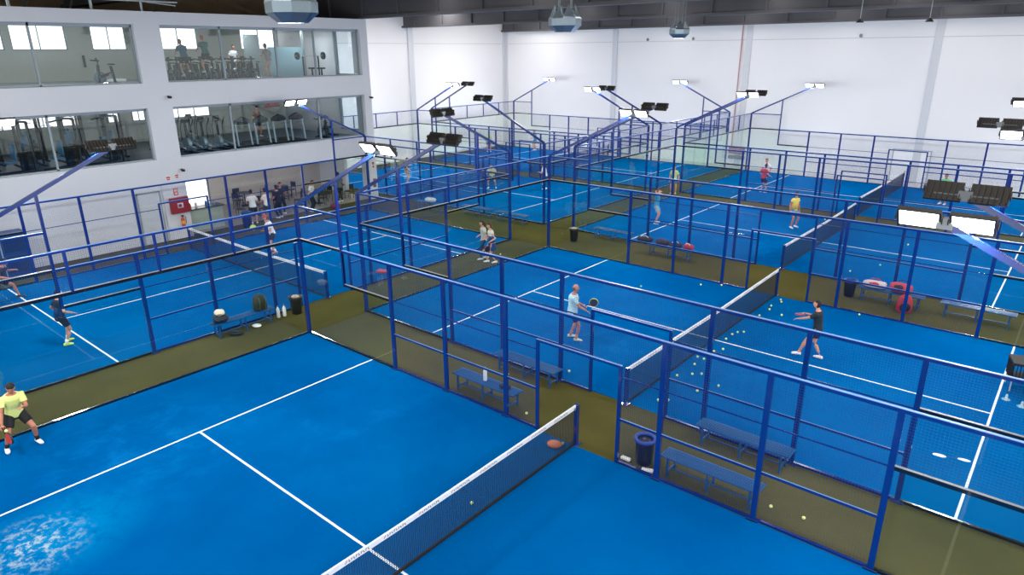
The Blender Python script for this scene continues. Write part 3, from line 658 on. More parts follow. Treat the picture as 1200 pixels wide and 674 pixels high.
    m = mat('cloth' + shorts, shorts, .85); b = MB()
    b.loft([(T(0, 0, z), sd * (a * wd + .012), fr * (b_ * wd + .012)) for z, a, b_ in [(.06, .155, .112), (-.02, .167, .115), (-.1, .15, .118), (-.14, .1, .09)]], 16)
    if bottom == 'skirt':
        b = MB(); b.loft([(T(0, 0, .07), sd * .15, fr * .11), (T(0, 0, -.02), sd * .185, fr * .135), (T(0, 0, -.34), sd * .235, fr * .2)], 20); bake(b, 'skirt', m, r, vox, 1)
    else:
        q = {'shorts': .68, 'long': 1.0, 'tight': .8}[bottom]
        for s in (-1, 1):
            e = HP[s].lerp(KN[s], q if bottom != 'long' else 1); p = [HP[s], HP[s].lerp(e, .5), e]; rr = [.105, .102, .098] if bottom == 'shorts' else [.1, .085, .068]
            if bottom == 'long': p += [KN[s].lerp(AN[s], .4), AN[s]]; rr += [.066, .05]
            b.tube(p, rr, 14)
        bake(b, 'trousers' if bottom == 'long' else 'shorts', m, r, vox, 2)
    sm = mat('shoe' + shoe, shoe, .6)
    for i, s in enumerate((-1, 1)):
        f = AN[s]; ang = math.radians(-s * 10); fd = V((math.sin(-ang), math.cos(ang), 0)); sx = V((fd.y, -fd.x, 0)); base = V((f.x, f.y, f.z - .085))
        b = MB(); b.loft([(base + fd * y + V((0, 0, z)), sx * a, V((0, 0, zz))) for y, z, a, zz in ((-.075, .045, .025, .03), (-.06, .05, .04, .045), (0, .055, .045, .052), (.07, .045, .048, .042), (.14, .036, .046, .032), (.185, .03, .03, .022))], 14)
        b.build('shoe', sm, r, smooth=True)
        if socks: MB().tube([AN[s] + V((0, 0, -.03)), AN[s].lerp(KN[s], .3)], [.043, .046], 12).build('sock', mat('sock' + socks, socks, .9), r, smooth=True)
    # hair / cap / face
    if not bald:
        b = MB(); b.ball(hc + HR @ V((0, -.012, .012)), .086, .1, .122, 24, 18, HR)
        keep = [f for f in b.f if (lambda c: (c.z > .055 or c.y < -.02) and not (c.y > .05 and c.z < .06))(HR.transposed() @ (sum((V(b.v[i]) for i in f), V()) / 4 - hc)) and (HR.transposed() @ (V(b.v[f[0]]) - hc)).z > -.07]
        b.f = keep
        if pony: b.tube([hc + HR @ V((0, -.1, .06)), hc + HR @ V((0, -.15, 0)), hc + HR @ V((0, -.14, -.13)), hc + HR @ V((0, -.12, -.2))], [.03, .035, .03, .01], 10)
        b.build('hair', mat('hair' + hair, hair, .7), r, smooth=True)
    else:
        b = MB(); b.ball(hc + HR @ V((0, -.004, -.0)), .0805, .098, .1, 24, 18, HR); b.f = [f for f in b.f if (lambda c: c.y < -.01 and -.05 < c.z < .035)(HR.transposed() @ (sum((V(b.v[i]) for i in f), V()) / 4 - hc))]; b.build('hair', mat('hair#6a4a3a', '#6a4a3a', .7), r, smooth=True)
    if cap:
        cm = mat('cloth' + cap, cap, .8); b = MB(); b.ball(hc + HR @ V((0, -.004, .02)), .088, .103, .115, 24, 18, HR); b.f = [f for f in b.f if (HR.transposed() @ (V(b.v[f[0]]) - hc)).z > .045]
        b.loft([(hc + HR @ V((0, .08, .055)), HR @ V((.07, 0, 0)), HR @ V((0, 0, .008))), (hc + HR @ V((0, .16, .04)), HR @ V((.05, 0, 0)), HR @ V((0, 0, .006)))], 12); b.build('cap', cm, r, smooth=True)
    if detail > 0:
        b = MB()
        for s in (-1, 1): b.ball(hc + HR @ V((s * .029, .083, .012)), .009, .006, .006, 8, 6, HR)
        b.build('eyes', EYE, r); MB().ball(hc + HR @ V((0, .092, -.052)), .022, .006, .006, 8, 6, HR).build('mouth', LIP, r)
    r.scale = (k,) * 3; put(r, loc, rz - 90, label, 'person', None)
    r['_'] = 0; del r['_']
    return r, {s: (H_[s] + (H_[s] - E_[s]).normalized() * .06) * k for s in (-1, 1)}
def racket(pr, side, d, label, face='#20242c', edge='#e0c040', n=(0, 0, 1)):
    """padel racket held in the hand; d is the direction of its length in the person's frame"""
    r, H = pr; R = Matrix.Rotation(r.rotation_euler.z, 3, 'Z'); p = V(r.location) + R @ H[side]; d = (R @ V(d)).normalized(); n = R @ V(n); n = (n - d * n.dot(d)).normalized(); x = d.cross(n)
    o = empty('padel_racket', p); b = MB(); N = 24
    P = []
    for i in range(N):
        t = 2 * math.pi * i / N; yy = math.cos(t); P.append((math.sin(t) * .125 * (1 - .12 * (-yy if yy < 0 else 0)), .29 - yy * .13))
    vs = [x * a + d * b_ + n * z for z in (-.018, .018) for a, b_ in P]
    b.add(vs, [tuple(range(N)), tuple(range(N, 2 * N))[::-1]]); b.build('racket_face', mat('racket' + face, face, .4), o)
    b = MB(); rings = []
    for a, b_ in P:
        q = x * a + d * b_; out = (q - d * .29).normalized(); rings.append((q, out * .008, n * .021))
    b.loft(rings, 6, close=True); b.build('racket_frame', mat('racket' + edge, edge, .4), o)
    MB().tube([d * -.06, d * .1], .016, 10).build('handle', RUBBER, o)
    MB().tube([d * .1, d * .17 + x * .05], .012, 8).build('bridge', RUBBER, o)
    return tag(o, label, 'racket')
E0 = .017
p = person((-9.45, -2.78, E0), 0, 'person in a lime tee and black shorts at the left edge of the foreground court', '#dfe98c', '#101214', '#f0eef0', '#15110f', '#b9785e', socks='#0d0f12', lean=18, drop=.1, hands=[(-.06, .47, 1.1), (.34, .36, .78)], feet=[(.3, .0), (-.26, .1)][::-1], nod=28, look=-20, detail=2)
racket(p, 1, (-.1, .5, -.5), 'racket held low by the person in lime at the left edge', '#c9402c', '#2a2a2e', n=(1, 0, .2))
b = MB().ball((0, 0, 0), .034).build('padel_ball', BALL, smooth=True)
R_ = Matrix.Rotation(p[0].rotation_euler.z, 3, 'Z'); put(b, V(p[0].location) + R_ @ (p[1][1] + V((-.04, .1, -.06))), 0, 'yellow ball held with the racket by the person in lime', 'ball')
p = person((-14.95, -.13, E0), 95, 'person seen from behind in dark navy kit with lime shoes by the gym side court service line', '#131c30', '#0e1420', '#c8e04c', '#14100e', '#c08a72', socks='#e8ecf0', lean=6, drop=.04, hands=[(-.33, .12, .95), (.3, .25, 1.0)], feet=[(-.17, .12), (.15, -.05)], detail=2, trim='#18305e')
p[0]['label'] = 'person in dark navy kit and lime shoes seen from behind on the gym side court'
p = person((-21.0, -.15, E0), 60, 'person lunging in dark clothes at the far left edge behind the fence', '#23262e', '#14161c', '#2c2620', '#1a1411', '#b9785e', lean=25, drop=.18, hands=[(-.3, .45, 1.0), (.35, .4, .9)], feet=[(-.2, .45), (.25, -.4)])
p = person((-18.95, 9.32, E0), 255, 'person in white shirt, dark shorts and red cap near the gym side net', '#e8e6e6', '#141a2a', '#c88a80', '#5a3020', '#c08a72', socks='#e8ecf0', lean=14, drop=.06, hands=[(-.12, .35, 1.05), (.18, .42, 1.12)], feet=[(-.22, .0), (.22, .05)], cap='#b04a50')
racket(p, 1, (-.2, 1, .25), 'lime racket held by the person in white with the red cap', '#c8e25a', '#9fc040', n=(1, 0, 0))
p = person((-3.41, 9.74, E0), 38, 'balding person in pale blue tee and navy shorts on the second court', '#a9cfdc', '#162440', '#dfe0c8', '#6a4a3a', '#b87f6c', socks='#b58a70', lean=4, drop=.02, hands=[(-.2, .32, 1.02), (.22, .4, 1.0)], feet=[(-.16, -.05), (.14, .12)], bald=True, detail=2, width=1.2)
racket(p, -1, (.1, 1, .45), 'black and yellow racket held out by the balding person in pale blue', '#2a3038', '#cfd24a', n=(1, -.2, 0))
p = person((-10.55, 14.15, 0), 235, 'person in white top and blue skirt on the aisle, right one of two walking together', '#d8d2cc', '#15346c', '#e8eaee', '#3a241a', '#d09a80', h=1.7, lean=5, drop=.04, hands=[(-.26, .12, 1.0), (.1, .25, 1.05)], feet=[(-.1, -.14), (.1, .16)], bottom='skirt', sleeves=.2, detail=2, trim='#15346c')
racket(p, -1, (.0, .3, -1), 'dark racket carried by the person in the blue skirt on the aisle', '#1c1a20', '#b04030', n=(1, .3, 0)); 
bpy.data.objects['padel_racket.003']['label'] = 'dark racket carried by the person in the blue skirt'
p = person((-11.15, 14.35, 0), 235, 'person in grey top and teal leggings on the aisle, left one of two walking together', '#b4b8b4', '#0f3f66', '#dfe3e6', '#15100e', '#c98f74', h=1.68, lean=5, drop=.04, hands=[(-.24, .14, .98), (.22, .2, 1.0)], feet=[(-.1, .16), (.1, -.14)], bottom='long', sleeves=.5, pony=True)
p = person((2.62, 12.95, E0), 185, 'person in dark kit and white shoes bending arms forward on the second court', '#16242e', '#10182c', '#e6e2e4', '#14100f', '#cf9078', socks=None, h=1.72, lean=6, drop=.03, hands=[(-.12, .55, 1.12), (.16, .36, 1.22)], feet=[(.02, -.16), (-.12, .42)][::-1], nod=-12, detail=2)
racket(p, 1, (-.75, .25, .1), 'dark red racket held across the chest by the person in dark kit', '#3a0f18', '#a03a4a', n=(0, .2, 1))
p = person((-2.96, 27.6, E0), 330, 'person in a yellow bib and pale shorts standing on the third court', '#e8dc6c', '#5c84a4', '#e4e8ee', '#15110f', '#b9785e', h=1.78, lean=2, feet=[(-.17, 0), (.16, .08)], trim='#d8b850', sleeves=.3)
p = person((-8.57, 24.27, E0), 20, 'person in a teal shirt with raised arms left on the third court', '#1f8fb4', '#8ba2ae', '#dfe3e6', '#5a3424', '#c98f74', lean=3, hands=[(-.1, .1, 1.62), (.16, .18, 1.55)], feet=[(-.2, .0), (.2, 0)])
p = person((-7.35, 35.2, E0), 60, 'person in a red shirt with back turned on the farthest court', '#b03040', '#16284c', '#e4e8ee', '#15110f', '#c98f74', lean=8, hands=[(-.36, .2, 1.0), (.3, .3, 1.0)], feet=[(-.12, 0), (.12, .1)])
racket(p, -1, (-.4, 1, .2), 'pale racket of the person in the red shirt', '#b9c6bc', '#7f8f8a')
p = person((-8.0, 37.4, E0), 250, 'person in a white shirt behind the one in red on the farthest court', '#e6e2e6', '#202636', '#dfe3e6', '#6a3c34', '#c07a64', lean=4, hands=[(-.34, .15, .95), (.3, .2, .95)])
p = person((1.72, 37.95, E0), 250, 'person in a bright green shirt at upper right on the farthest court', '#63d07c', '#2a3a48', '#e8e2c8', '#3a2018', '#b9785e', lean=10, hands=[(-.3, .3, 1.0), (.3, .3, 1.0)])
p = person((-26.6, 23.77, E0), 40, 'person in a dark red patterned top on the left court by the gym corner', '#5c3a40', '#8a6a5c', '#c2a89c', '#4a2a20', '#c98f74', lean=6, hands=[(-.3, .3, 1.2), (.3, .3, .95)])
p = person((-21.18, 26.13, E0), 300, 'person in a lime shirt and dark shorts crouching on the left court', '#d6e27a', '#18325c', '#dfe3e6', '#2a1a14', '#c98f74', lean=22, drop=.12, hands=[(-.25, .4, 1.0), (.25, .4, 1.0)], feet=[(-.24, 0), (.24, .05)])
p = person((-18.3, 27.9, E0), 200, 'person in a white shirt near the right end of the left court', '#dfe0e2', '#14203c', '#dfe3e6', '#2a1a14', '#c98f74', lean=14, drop=.06, hands=[(-.2, .35, 1.1), (.2, .35, 1.05)])
p = person((-32.5, 38.4, E0), 330, 'person in a lime shirt on the far left court', '#c6e080', '#4a6a80', '#dfe3e6', '#2a1a14', '#c98f74', lean=8)
p = person((-29.9, 41.6, E0), 250, 'person in a teal shirt on the far left court by the back wall', '#2a9ab0', '#5a6a78', '#dfe3e6', '#6a3a2a', '#c98f74', lean=6, hands=[(-.2, .3, 1.35), (.28, .2, 1.0)])
p = person((-11.4, 31.6, 0), 290, 'person in a yellow-green top on the aisle left of the third court', '#c2c884', '#4c6a84', '#c8a898', '#4a3424', '#c98f74', lean=4)

# ---------------------------------------------------------------- the gym building's contents
FLY = mat('flywheel_grey', '#54707e', 0.35, 0.4)
def spin_bike():
    r = empty('spin_bike'); b = MB()
    b.box(-.25, .25, -.52, -.46, 0, .05); b.box(-.25, .25, .46, .52, 0, .05); b.beam((0, -.5, .05), (0, .5, .05), .1); b.beam((0, -.3, .05), (0, -.22, .8), .09); b.beam((0, .36, .05), (0, .3, .85), .1); b.beam((0, -.25, .5), (0, .3, .35), .12)
    b.build('frame', DARKM, r)
    MB().lathe((0, .3, .33), [(.06, -.05), (.25, -.04), (.25, .04), (.06, .05)], 20, 'x').build('flywheel', FLY, r)
    b = MB(); b.loft([(V((0, -.38, .86)), V((.1, 0, 0)), V((0, 0, .03))), (V((0, -.25, .87)), V((.09, 0, 0)), V((0, 0, .03))), (V((0, -.1, .87)), V((.03, 0, 0)), V((0, 0, .02)))], 10); b.build('saddle', RUBBER, r)
    b = MB(); b.tube([(-.2, .5, 1.05), (-.2, .3, 1.02), (0, .28, .98), (.2, .3, 1.02), (.2, .5, 1.05)], .03); b.beam((0, .3, .85), (0, .28, 1.0), .04); b.box(-.06, .06, .3, .34, 1.02, 1.14); b.build('handlebar', DARKM, r)
    b = MB(); b.beam((0, 0, .33), (.1, .12, .2), .03); b.beam((0, 0, .33), (-.1, -.12, .45), .03); b.box(.08, .18, .08, .18, .17, .2); b.box(-.18, -.08, -.17, -.07, .44, .47); b.lathe((0, 0, .33), [(.1, -.03), (.1, .03)], 14, 'x'); b.build('crank', SILV, r)
    return Proto(r)
def treadmill():
    r = empty('treadmill'); b = MB(); b.box(-.4, .4, -.9, .85, .04, .18); b.build('deck', DARKM, r, bevel=.03); MB().box(-.26, .26, -.88, .6, .181, .19).build('running_belt', RUBBER, r)
    b = MB()
    for s in (-1, 1): b.beam((s * .38, .7, .15), (s * .36, .55, 1.3), .07, .09); b.beam((s * .36, .55, 1.1), (s * .36, .05, 1.0), .05)
    b.build('upright', SILV, r)
    b = MB(); b.loft([(V((-.42, .58, 1.32)), V((0, .04, .0)), V((0, 0, .1))), (V((0, .6, 1.4)), V((0, .05, 0)), V((0, 0, .2))), (V((.42, .58, 1.32)), V((0, .04, 0)), V((0, 0, .1)))], 8); b.build('console', DARKM, r)
    return Proto(r)
def elliptical():
    r = empty('elliptical_trainer'); b = MB(); b.box(-.3, .3, -.75, -.68, 0, .06); b.box(-.3, .3, .68, .75, 0, .06); b.beam((0, -.7, .05), (0, .7, .05), .08); b.beam((0, .4, .05), (0, .45, 1.45), .09); b.build('frame', DARKM, r)
    b = MB(); b.lathe((0, .5, .4), [(.1, -.09), (.33, -.08), (.33, .08), (.1, .09)], 20, 'x'); b.build('housing', SILV, r)
    b = MB()
    for s in (-1, 1): b.beam((s * .17, .4, .4 + s * .1), (s * .17, -.65, .3), .05); b.box(s * .17 - .07, s * .17 + .07, -.5, -.15, .33, .37)
    b.build('pedal_arm', SILV, r)
    b = MB()
    for s in (-1, 1): b.tube([(s * .25, .45, .6), (s * .26, .42, 1.2), (s * .24, .2 - s * .1, 1.55), (s * .2, .12 - s * .1, 1.62)], .02)
    b.build('hand_lever', DARKM, r)
    MB().box(-.14, .14, .4, .46, 1.42, 1.66).build('console', DARKM, r)
    return Proto(r)
def tower():
    r = empty('weight_machine'); b = MB()
    for x in (-.4, .4): b.beam((x, 0, 0), (x, 0, 2.05), .08); b.beam((x, -.3, .03), (x, 1.1, .03), .08)
    b.beam((-.4, 0, 2.05), (.4, 0, 2.05), .08); b.beam((0, .0, 2.05), (0, .9, 1.95), .06); b.build('frame', DARKM, r)
    b = MB()
    for i in range(10): b.box(-.16, .16, -.1, .1, .1 + i * .075, .165 + i * .075)
    b.build('weight_stack', RUBBER, r); b = MB(); b.box(-.18, .18, .55, .95, .45, .53); b.build('seat_pad', mat('pad_blue', '#3b6f92', .5), r, bevel=.02)
    MB().box(-.16, .16, .5, .56, .6, 1.2).build('back_pad', mat('pad_blue', '#3b6f92', .5), r, bevel=.02)
    b = MB(); b.tube([(-.5, .85, 1.75), (-.2, .9, 1.85), (.2, .9, 1.85), (.5, .85, 1.75)], .016); b.build('pull_bar', SILV, r); return Proto(r)
SB, TM, EL, TW = spin_bike(), treadmill(), elliptical(), tower()
for i in range(10): SB.put((-26.5, 9.1 + i * .53, 6.95), 90, 'dark spin bike in the front row behind the upper right gym window', 'exercise bike', 'front row of spin bikes')
for i in range(9): SB.put((-28.0, 9.5 + i * .6, 6.95), 90, 'dark spin bike in the second row behind the upper right gym window', 'exercise bike', 'second row of spin bikes')
SB.put((-26.6, 6.75, 6.95), 180, 'single spin bike at the right end of the upper left gym window', 'exercise bike')
SB.put((-26.6, 17.7, 3.62), 90, 'exercise bike nearest the right end of the lower gym window', 'exercise bike')
SB.put((-27.3, 18.6, 3.62), 90, 'exercise bike seen against the bright end window of the lower gym', 'exercise bike')
for i in range(4): TM.put((-26.4, 12.35 + i * 1.05, 3.62), 90 + 180, 'dark treadmill in the row behind the lower right gym window', 'treadmill', 'row of treadmills')
for i in range(4): EL.put((-26.3, 9.1 + i * .8, 3.62), 90, 'dark elliptical trainer behind the left part of the lower right gym window', 'elliptical trainer', 'row of elliptical trainers')
for i in range(3): EL.put((-28.4, 9.3 + i * .9, 3.62), 90, 'elliptical trainer in the second row of the lower gym', 'elliptical trainer', 'second row of elliptical trainers')
for i in range(17): TW.put((-26.2 - (i % 3) * 1.5, -2.2 + i * .57, 3.62), 90 if i % 3 else 200, 'dark weight machine crowded behind the lower left gym window', 'weight machine', 'weight machines in the lower gym')
for i in range(4): TW.put((-30.8, 1.0 + i * 1.7, 3.62), 90, 'weight machine at the back of the lower gym', 'weight machine', 'weight machines at the back')
r = empty('weight_bench'); b = MB(); b.box(-.15, .15, -.6, .6, .42, .5); b.build('pad', RUBBER, r); b = MB()
for y in (-.45, .45): b.beam((0, y, 0), (0, y, .42), .06); b.box(-.25, .25, y - .03, y + .03, 0, .05)
b.beam((-.5, .5, 0), (-.5, .5, 1.1), .06); b.beam((.5, .5, 0), (.5, .5, 1.1), .06); b.build('frame', DARKM, r)
b = MB(); b.tube([(-1.0, .5, 1.12), (1.0, .5, 1.12)], .015); b.build('barbell', SILV, r)
for s in (-1, 1): MB().lathe((s * .85, .5, 1.12), [(.04, -.04), (.2, -.04), (.2, .04), (.04, .04)], 18, 'x').build('weight_plate', RUBBER, r)
put(r, (-26.8, 17.8, 6.95), 90, 'weight bench with barbell behind the right end of the upper gym window', 'weight bench')
person((-26.25, 10.16, 7.2), 180, 'person in a teal shirt riding a spin bike, upper gym', '#1f5c70', '#14202c', hair='#7a4a30', lean=20, hands=[(-.2, .5, 1.0), (.2, .5, 1.0)], feet=[(-.12, .1, .0), (.12, -.1, .2)], detail=0)
person((-26.25, 11.22, 7.35), 180, 'person in dark green standing up on a spin bike, upper gym', '#2f6660', '#14202c', hair='#b0483c', lean=14, hands=[(-.2, .5, 1.0), (.2, .5, 1.0)], feet=[(-.12, .1, .0), (.12, -.1, .2)], detail=0)
person((-29.9, 14.6, 6.95), 0, 'person in a white shirt behind the spin bikes, upper gym', '#dfe3e8', '#5a6a78', hair='#15110f', detail=0)
person((-26.2, 14.5, 6.97), 200, 'person in a grey shirt and light trousers standing at the end of the spin bikes', '#8c8888', '#b09c94', hair='#15110f', bottom='long', hands=[(-.25, .3, 1.2), (.25, .3, 1.2)], detail=0)
person((-30.0, 15.6, 3.62), 0, 'person in an orange-brown top far inside the lower gym', '#8a5a48', '#2a3038', detail=0)
# white and red boards inside the gym
b = MB().box(-.02, .02, -.5, .5, -.22, .22).build('red_banner', mat('banner_red', '#a04850', .7)); put(b, (-31.2, 17.4, 5.35), 0, 'red and white board hanging inside the lower gym', 'sign')
b = MB().box(-.02, .02, -.06, .06, -.3, .3).build('wall_speaker', RUBBER, bevel=.02); put(b, (-33.1, 8.2, 7.9), 0, 'slim black speaker on the upper gym back wall between two windows', 'speaker')
b = MB().box(-.3, .3, -.35, .35, 0, .12).build('step_platform', mat('cap_white', '#e8ecec', .8), bevel=.03); put(b, (-30.5, 8.6, 6.95), 0, 'small white step platform on the upper gym floor', 'step platform')

# ---------------------------------------------------------------- ground floor: door, signs, cafe
def door():
    f = MB(); f.box(-.03, .03, -.52, -.46, 0, 2.35); f.box(-.03, .03, .46, .52, 0, 2.35); f.box(-.03, .03, -.52, .52, 2.29, 2.35); o = struct(f.build('door_1', FRAME))
    MB().box(-.02, .02, -.46, .46, .01, 2.29).build('door_leaf', mat('door_grey', '#c3c8cc', .5), o); MB().box(.02, .06, .34, .4, 1.0, 1.1).build('door_handle', STEEL, o); o.location = (FU + .0, 6.75, 0)
door()
r = struct(MB().box(-.02, .02, -1.05, 1.05, 0, 2.08).build('door_2', mat('door_white', '#f0f0f3', .5))); r.location = (-1.25, 43.96, 0)
f = MB()
for y in (-1.07, 1.07): f.beam((y, 0, 0), (y, 0, 2.1), .06)
f.beam((-1.1, 0, 2.1), (1.1, 0, 2.1), .06); o = f.build('door_frame', mat('door_frame_grey', '#a8b4bc', .5), r); o.location = (0, -.04, 0)
o = r; o.rotation_euler.z = 0; r.data = MB().box(-1.05, 1.05, -.02, .02, 0, 2.08).mesh('door_2', mat('door_white', '#f0f0f3', .5))
r = empty('fire_hose_cabinet'); MB().box(0, .18, -.42, .42, 1.22, 1.95).build('cabinet_body', mat('sign_red', '#8a1f2c', .4), r, bevel=.01)
MB().box(.18, .19, -.13, .13, 1.47, 1.7).build('hose_reel_window', mat('reel_grey', '#b9c0c8', .4), r); MB().lathe((.19, -.02, 1.58), [(.08, 0), (.08, .016)], 16, 'x').build('reel_hub', mat('sign_red', '#9c2530', .4), r)
put(r, (FU + .01, 8.02, 0), 0, 'red fire hose cabinet on the gym building pillar', 'fire cabinet')
r = empty('fire_extinguisher'); MB().lathe((0, 0, 0), [(.075, 0), (.085, .03), (.085, .42), (.04, .5), (.025, .54)], 16).build('cylinder', mat('ext_red', '#b8442c', .35), r, smooth=True)
MB().lathe((0, 0, .2), [(.087, 0), (.087, .14)], 16).build('instruction_label', mat('ext_yellow', '#e0a53a', .6), r); b = MB(); b.box(-.02, .02, -.06, .06, .54, .6); b.tube([(0, .05, .56), (.05, .12, .5), (.05, .11, .2)], .012); b.build('valve', RUBBER, r)
put(r, (FU + .12, 8.05, .5), 0, 'fire extinguisher under the red hose cabinet', 'fire extinguisher')
def signp(name, loc, y, z, cols, label):
    r = empty(name); MB().box(0, .015, -y, y, -z, z).build('plate', mat('c' + cols[0], cols[0], .5), r)
    MB().box(.015, .018, -y * .75, y * .75, z * .1, z * .8).build('pictogram', mat('c' + cols[1], cols[1], .5), r); MB().box(.015, .018, -y * .6, y * .6, -z * .75, -z * .15).build('pictogram', mat('c' + cols[1], cols[1], .5), r)
    put(r, loc, 0, label, 'sign')
signp('fire_sign', (FU + .005, 7.98, 2.2), .1, .16, ('#b02a30', '#e8c0b8'), 'small red safety sign above the hose cabinet')
signp('fire_sign', (FU + .005, 7.75, 2.85), .12, .1, ('#e0d8d8', '#b04038'), 'white and red sign, left of two on the pillar above the fence line')
signp('fire_sign', (FU + .005, 8.15, 2.9), .1, .1, ('#e0d8d8', '#b04038'), 'white and red sign, right of two on the pillar above the fence line')
signp('fire_sign', (FU + .005, 19.5, 2.0), .1, .22, ('#e0d8d8', '#b04038'), 'red and white sign on the far corner pillar of the gym building')
signp('fire_sign', (FU + .005, 19.52, .95), .1, .25, ('#5a2420', '#b04038'), 'dark red extinguisher board low on the far corner pillar')
def cctv(loc, label):
    r = empty('security_camera'); MB().box(0, .14, -.03, .03, -.02, .02).build('bracket', RUBBER, r); MB().box(.08, .3, -.05, .05, -.09, .01).build('camera_body', RUBBER, r, bevel=.01); put(r, loc, 0, label, 'camera')
cctv((FU, 8.35, 6.45), 'black security camera between the two gym window rows'); cctv((FU, 19.6, 5.85), 'black security camera on the far corner pillar of the gym building'); cctv((FU, 8.4, 3.2), 'black security camera low on the pillar above the fire signs')
# blue machines at the far left
r = empty('vending_machine'); MB().box(-.35, .35, -.9, .9, 0, 1.75).build('cabinet_body', mat('vend_blue', '#123878', .4), r, bevel=.02)
for y in (-.45, .45):
    for z in (.2, 1.0): MB().box(.35, .36, y - .36, y + .36, z, z + .62).build('front_panel', mat('vend_panel', '#0d2a5c', .3), r)
MB().box(.35, .362, -.02, .02, .1, 1.7).build('divider', SILV, r)
put(r, (-24.15, .75, 0), 0, 'blue cabinet standing against the gym building at the left edge', 'cabinet')
# cafe
S('wall_cafe_back', mat('cafe_wall', '#b9b2aa', .8), lambda b: (b.box(-30.2, -30, 11.2, 19.5, 0, 3.3), b.box(-28.2, -28, 7.8, 8.6, 0, 3.3)))
S('floor_cafe', mat('cafe_floor', '#8f8a84', .5), lambda b: b.box(-33, -24.9, 7.8, 19.5, .0, .012))
S('window_30', FRAME, lambda b: (b.box(-28.05, -27.95, 8.6, 8.7, 0, 2.7), b.box(-28.05, -27.95, 11.1, 11.2, 0, 2.7), b.box(-28.05, -27.95, 8.6, 11.2, 2.62, 2.72)))
MB().box(-28.02, -28.0, 8.7, 11.1, .05, 2.62).build('glass', DAYW, bpy.data.objects['window_30'])
r = empty('bar_counter'); MB().box(-.3, .3, -.9, .9, 0, 1.05).build('counter_front', mat('counter_green', '#9aa79c', .4), r); MB().box(-.38, .38, -.98, .98, 1.05, 1.1).build('worktop', mat('counter_top', '#33414c', .3), r)
put(r, (-25.6, 9.55, .012), 0, 'pale bar counter with dark top in the cafe opening', 'bar counter')
for i, (y, c) in enumerate(((-.6, '#b05a3c'), (-.3, '#d8d2c8'), (.2, '#3c6ea0'), (.6, '#7fa0b8'))):
    b = MB().lathe((0, 0, 0), [(.05, 0), (.06, .02), (.06, .2), (.03, .26)], 12).build('jar', mat('jar' + c, c, .4), smooth=True); put(b, (-25.55, 9.55 + y, 1.112), 0, {0: 'rust coloured jar at the left end of the bar counter', 1: 'cream jar on the bar counter beside the rust one', 2: 'blue jar near the middle of the bar counter', 3: 'pale blue jar at the right end of the bar counter'}[i], 'jar')
def hightable():
    r = empty('cafe_table'); MB().lathe((0, 0, 0), [(.38, .74), (.38, .77)], 20).build('table_top', mat('table_dark', '#2c2a2c', .4), r); MB().lathe((0, 0, 0), [(.24, 0), (.24, .02), (.03, .04), (.03, .74)], 14).build('pedestal', RUBBER, r); return Proto(r)
def chair():
    r = empty('cafe_chair'); MB().box(-.21, .21, -.2, .2, .43, .47).build('seat', mat('chair_dark', '#20242a', .5), r, bevel=.015); MB().box(-.2, .2, -.22, -.19, .6, .88).build('backrest', mat('chair_dark', '#20242a', .5), r, bevel=.01)
    for x in (-.18, .18):
        for y in (-.19, .17): MB().beam((x, y, 0), (x, y, .88 if y < 0 else .44), .025).build('leg', RUBBER, r)
    return Proto(r)
HT, CH = hightable(), chair()
for i, (x, y) in enumerate(((-26.2, 12.6), (-26.4, 14.6), (-26.1, 16.6), (-26.5, 18.3), (-28.9, 13.6), (-28.9, 16.0))):
    HT.put((x, y, .012), 0, 'round dark cafe table under the gym building', 'table', 'cafe tables')
    for a in (20, 140, 260): t = math.radians(a + 40 * i); CH.put((x + .7 * math.cos(t), y + .7 * math.sin(t), .012), a + 40 * i + 90, 'dark cafe chair around the tables under the gym building', 'chair', 'cafe chairs')
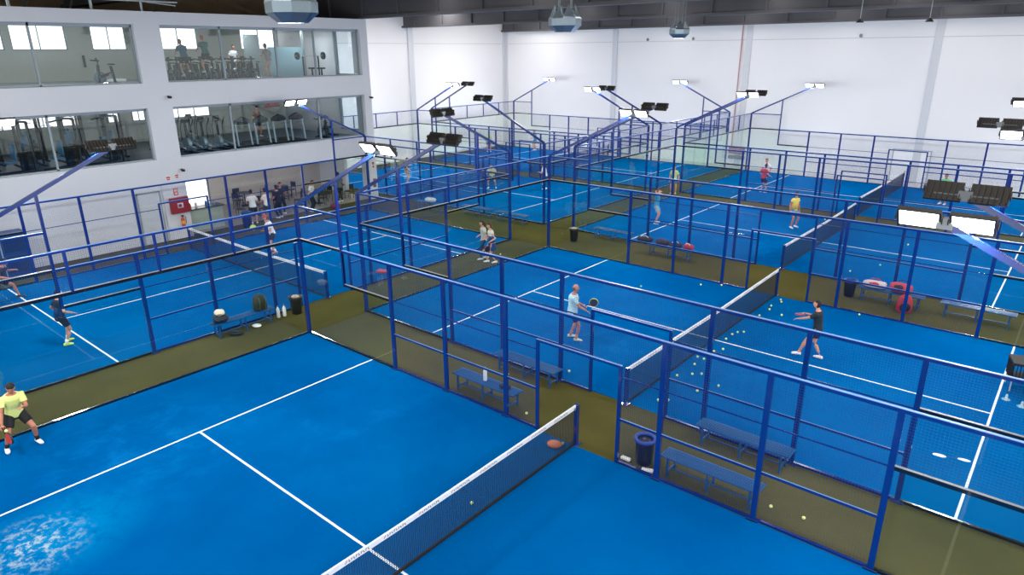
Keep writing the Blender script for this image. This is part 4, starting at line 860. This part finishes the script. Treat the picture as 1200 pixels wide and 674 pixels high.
for i, (x, y, rz, lb, c1, c2) in enumerate(((-24.5, 11.62, 160, 'person in a white shirt and dark shorts at the cafe front, left of two', '#dfe2e6', '#1c2430'), (-24.3, 12.3, 190, 'person in a white shirt at the cafe front, right of two', '#e2dcd8', '#3a444c'), (-24.6, 13.15, 200, 'person in black beside the two in white shirts at the cafe', '#15181e', '#15181e'),
                              (-24.6, 15.1, 30, 'person in a white shirt and black trousers leaning near the middle of the cafe front', '#e6e8ea', '#15181e'), (-25.3, 13.7, 0, 'person in dark blue sitting area of the cafe, by the third table', '#1f2c48', '#15181e'), (-25.4, 17.6, 180, 'person in grey at the right end of the cafe', '#59626a', '#20262c'))):
    person((x, y, .012), rz, lb, c1, c2, hair='#15100e', lean=12 if i == 3 else 4, hands=[(-.2, .3, 1.05), (.2, .3, 1.05)], detail=0, bottom='long' if i > 1 else 'shorts')
bag((-24.1, 16.3, .001), 20, 'dark red bag on the floor in front of the cafe', '#7a2040', '#3a1828', (.28, .2, .16), 'sports_bag', 'bag')
# back wall fittings
r = empty('fire_hose_cabinet'); MB().box(-.6, .6, -.15, 0, .95, 1.45).build('cabinet_body', mat('cab_rust', '#8a4a48', .5), r); MB().box(-.52, .52, -.16, -.15, 1.02, 1.38).build('cabinet_door', mat('cab_rust2', '#a06a64', .5), r); MB().box(-.6, .6, -.15, 0, .55, .8).build('lower_box', mat('cab_grey', '#6a7074', .5), r)
put(r, (-12.6, 43.78, 0), 0, 'rust red cabinet low on the back wall beneath the vertical pipe', 'fire cabinet')
b = MB().tube([(0, 0, 1.45), (0, 0, 5.0), (.02, 0, 10)], .05).build('vertical_pipe', mat('pipe_pink', '#b58e92', .5)); put(b, (-13.1, 43.86, 0), 0, 'thin reddish pipe running up the back wall', 'pipe')
for x in (-20.6, -16.8, -5.3): 
    r = empty('wall_sensor'); MB().lathe((0, 0, 0), [(.06, -.1), (.09, -.05), (.09, .05), (.04, .12)], 12).build('sensor_body', mat('sensor_grey', '#7c858c', .5), r)
    MB().box(-.02, .02, 0, .2, -.02, .02).build('bracket', STEEL, r); put(r, (x, 43.8, 9.0), 0, 'small grey sensor high on the back wall', 'sensor', 'back wall sensors')
for x, y, z, lb in ((-1.9, 30, 9.35, 'left'), (.9, 30, 9.3, 'right')):
    r = empty('ceiling_siren'); MB().lathe((0, 0, 0), [(.18, 0), (.1, .1), (.03, .16)], 14).build('horn', RUBBER, r); MB().lathe((0, 0, 0), [(.015, .16), (.015, 1.9)], 8).build('stem', STEEL, r)
    put(r, (x, y, z), 0, 'small black lamp hanging under the roof at upper right, %s of two' % lb, 'pendant lamp')
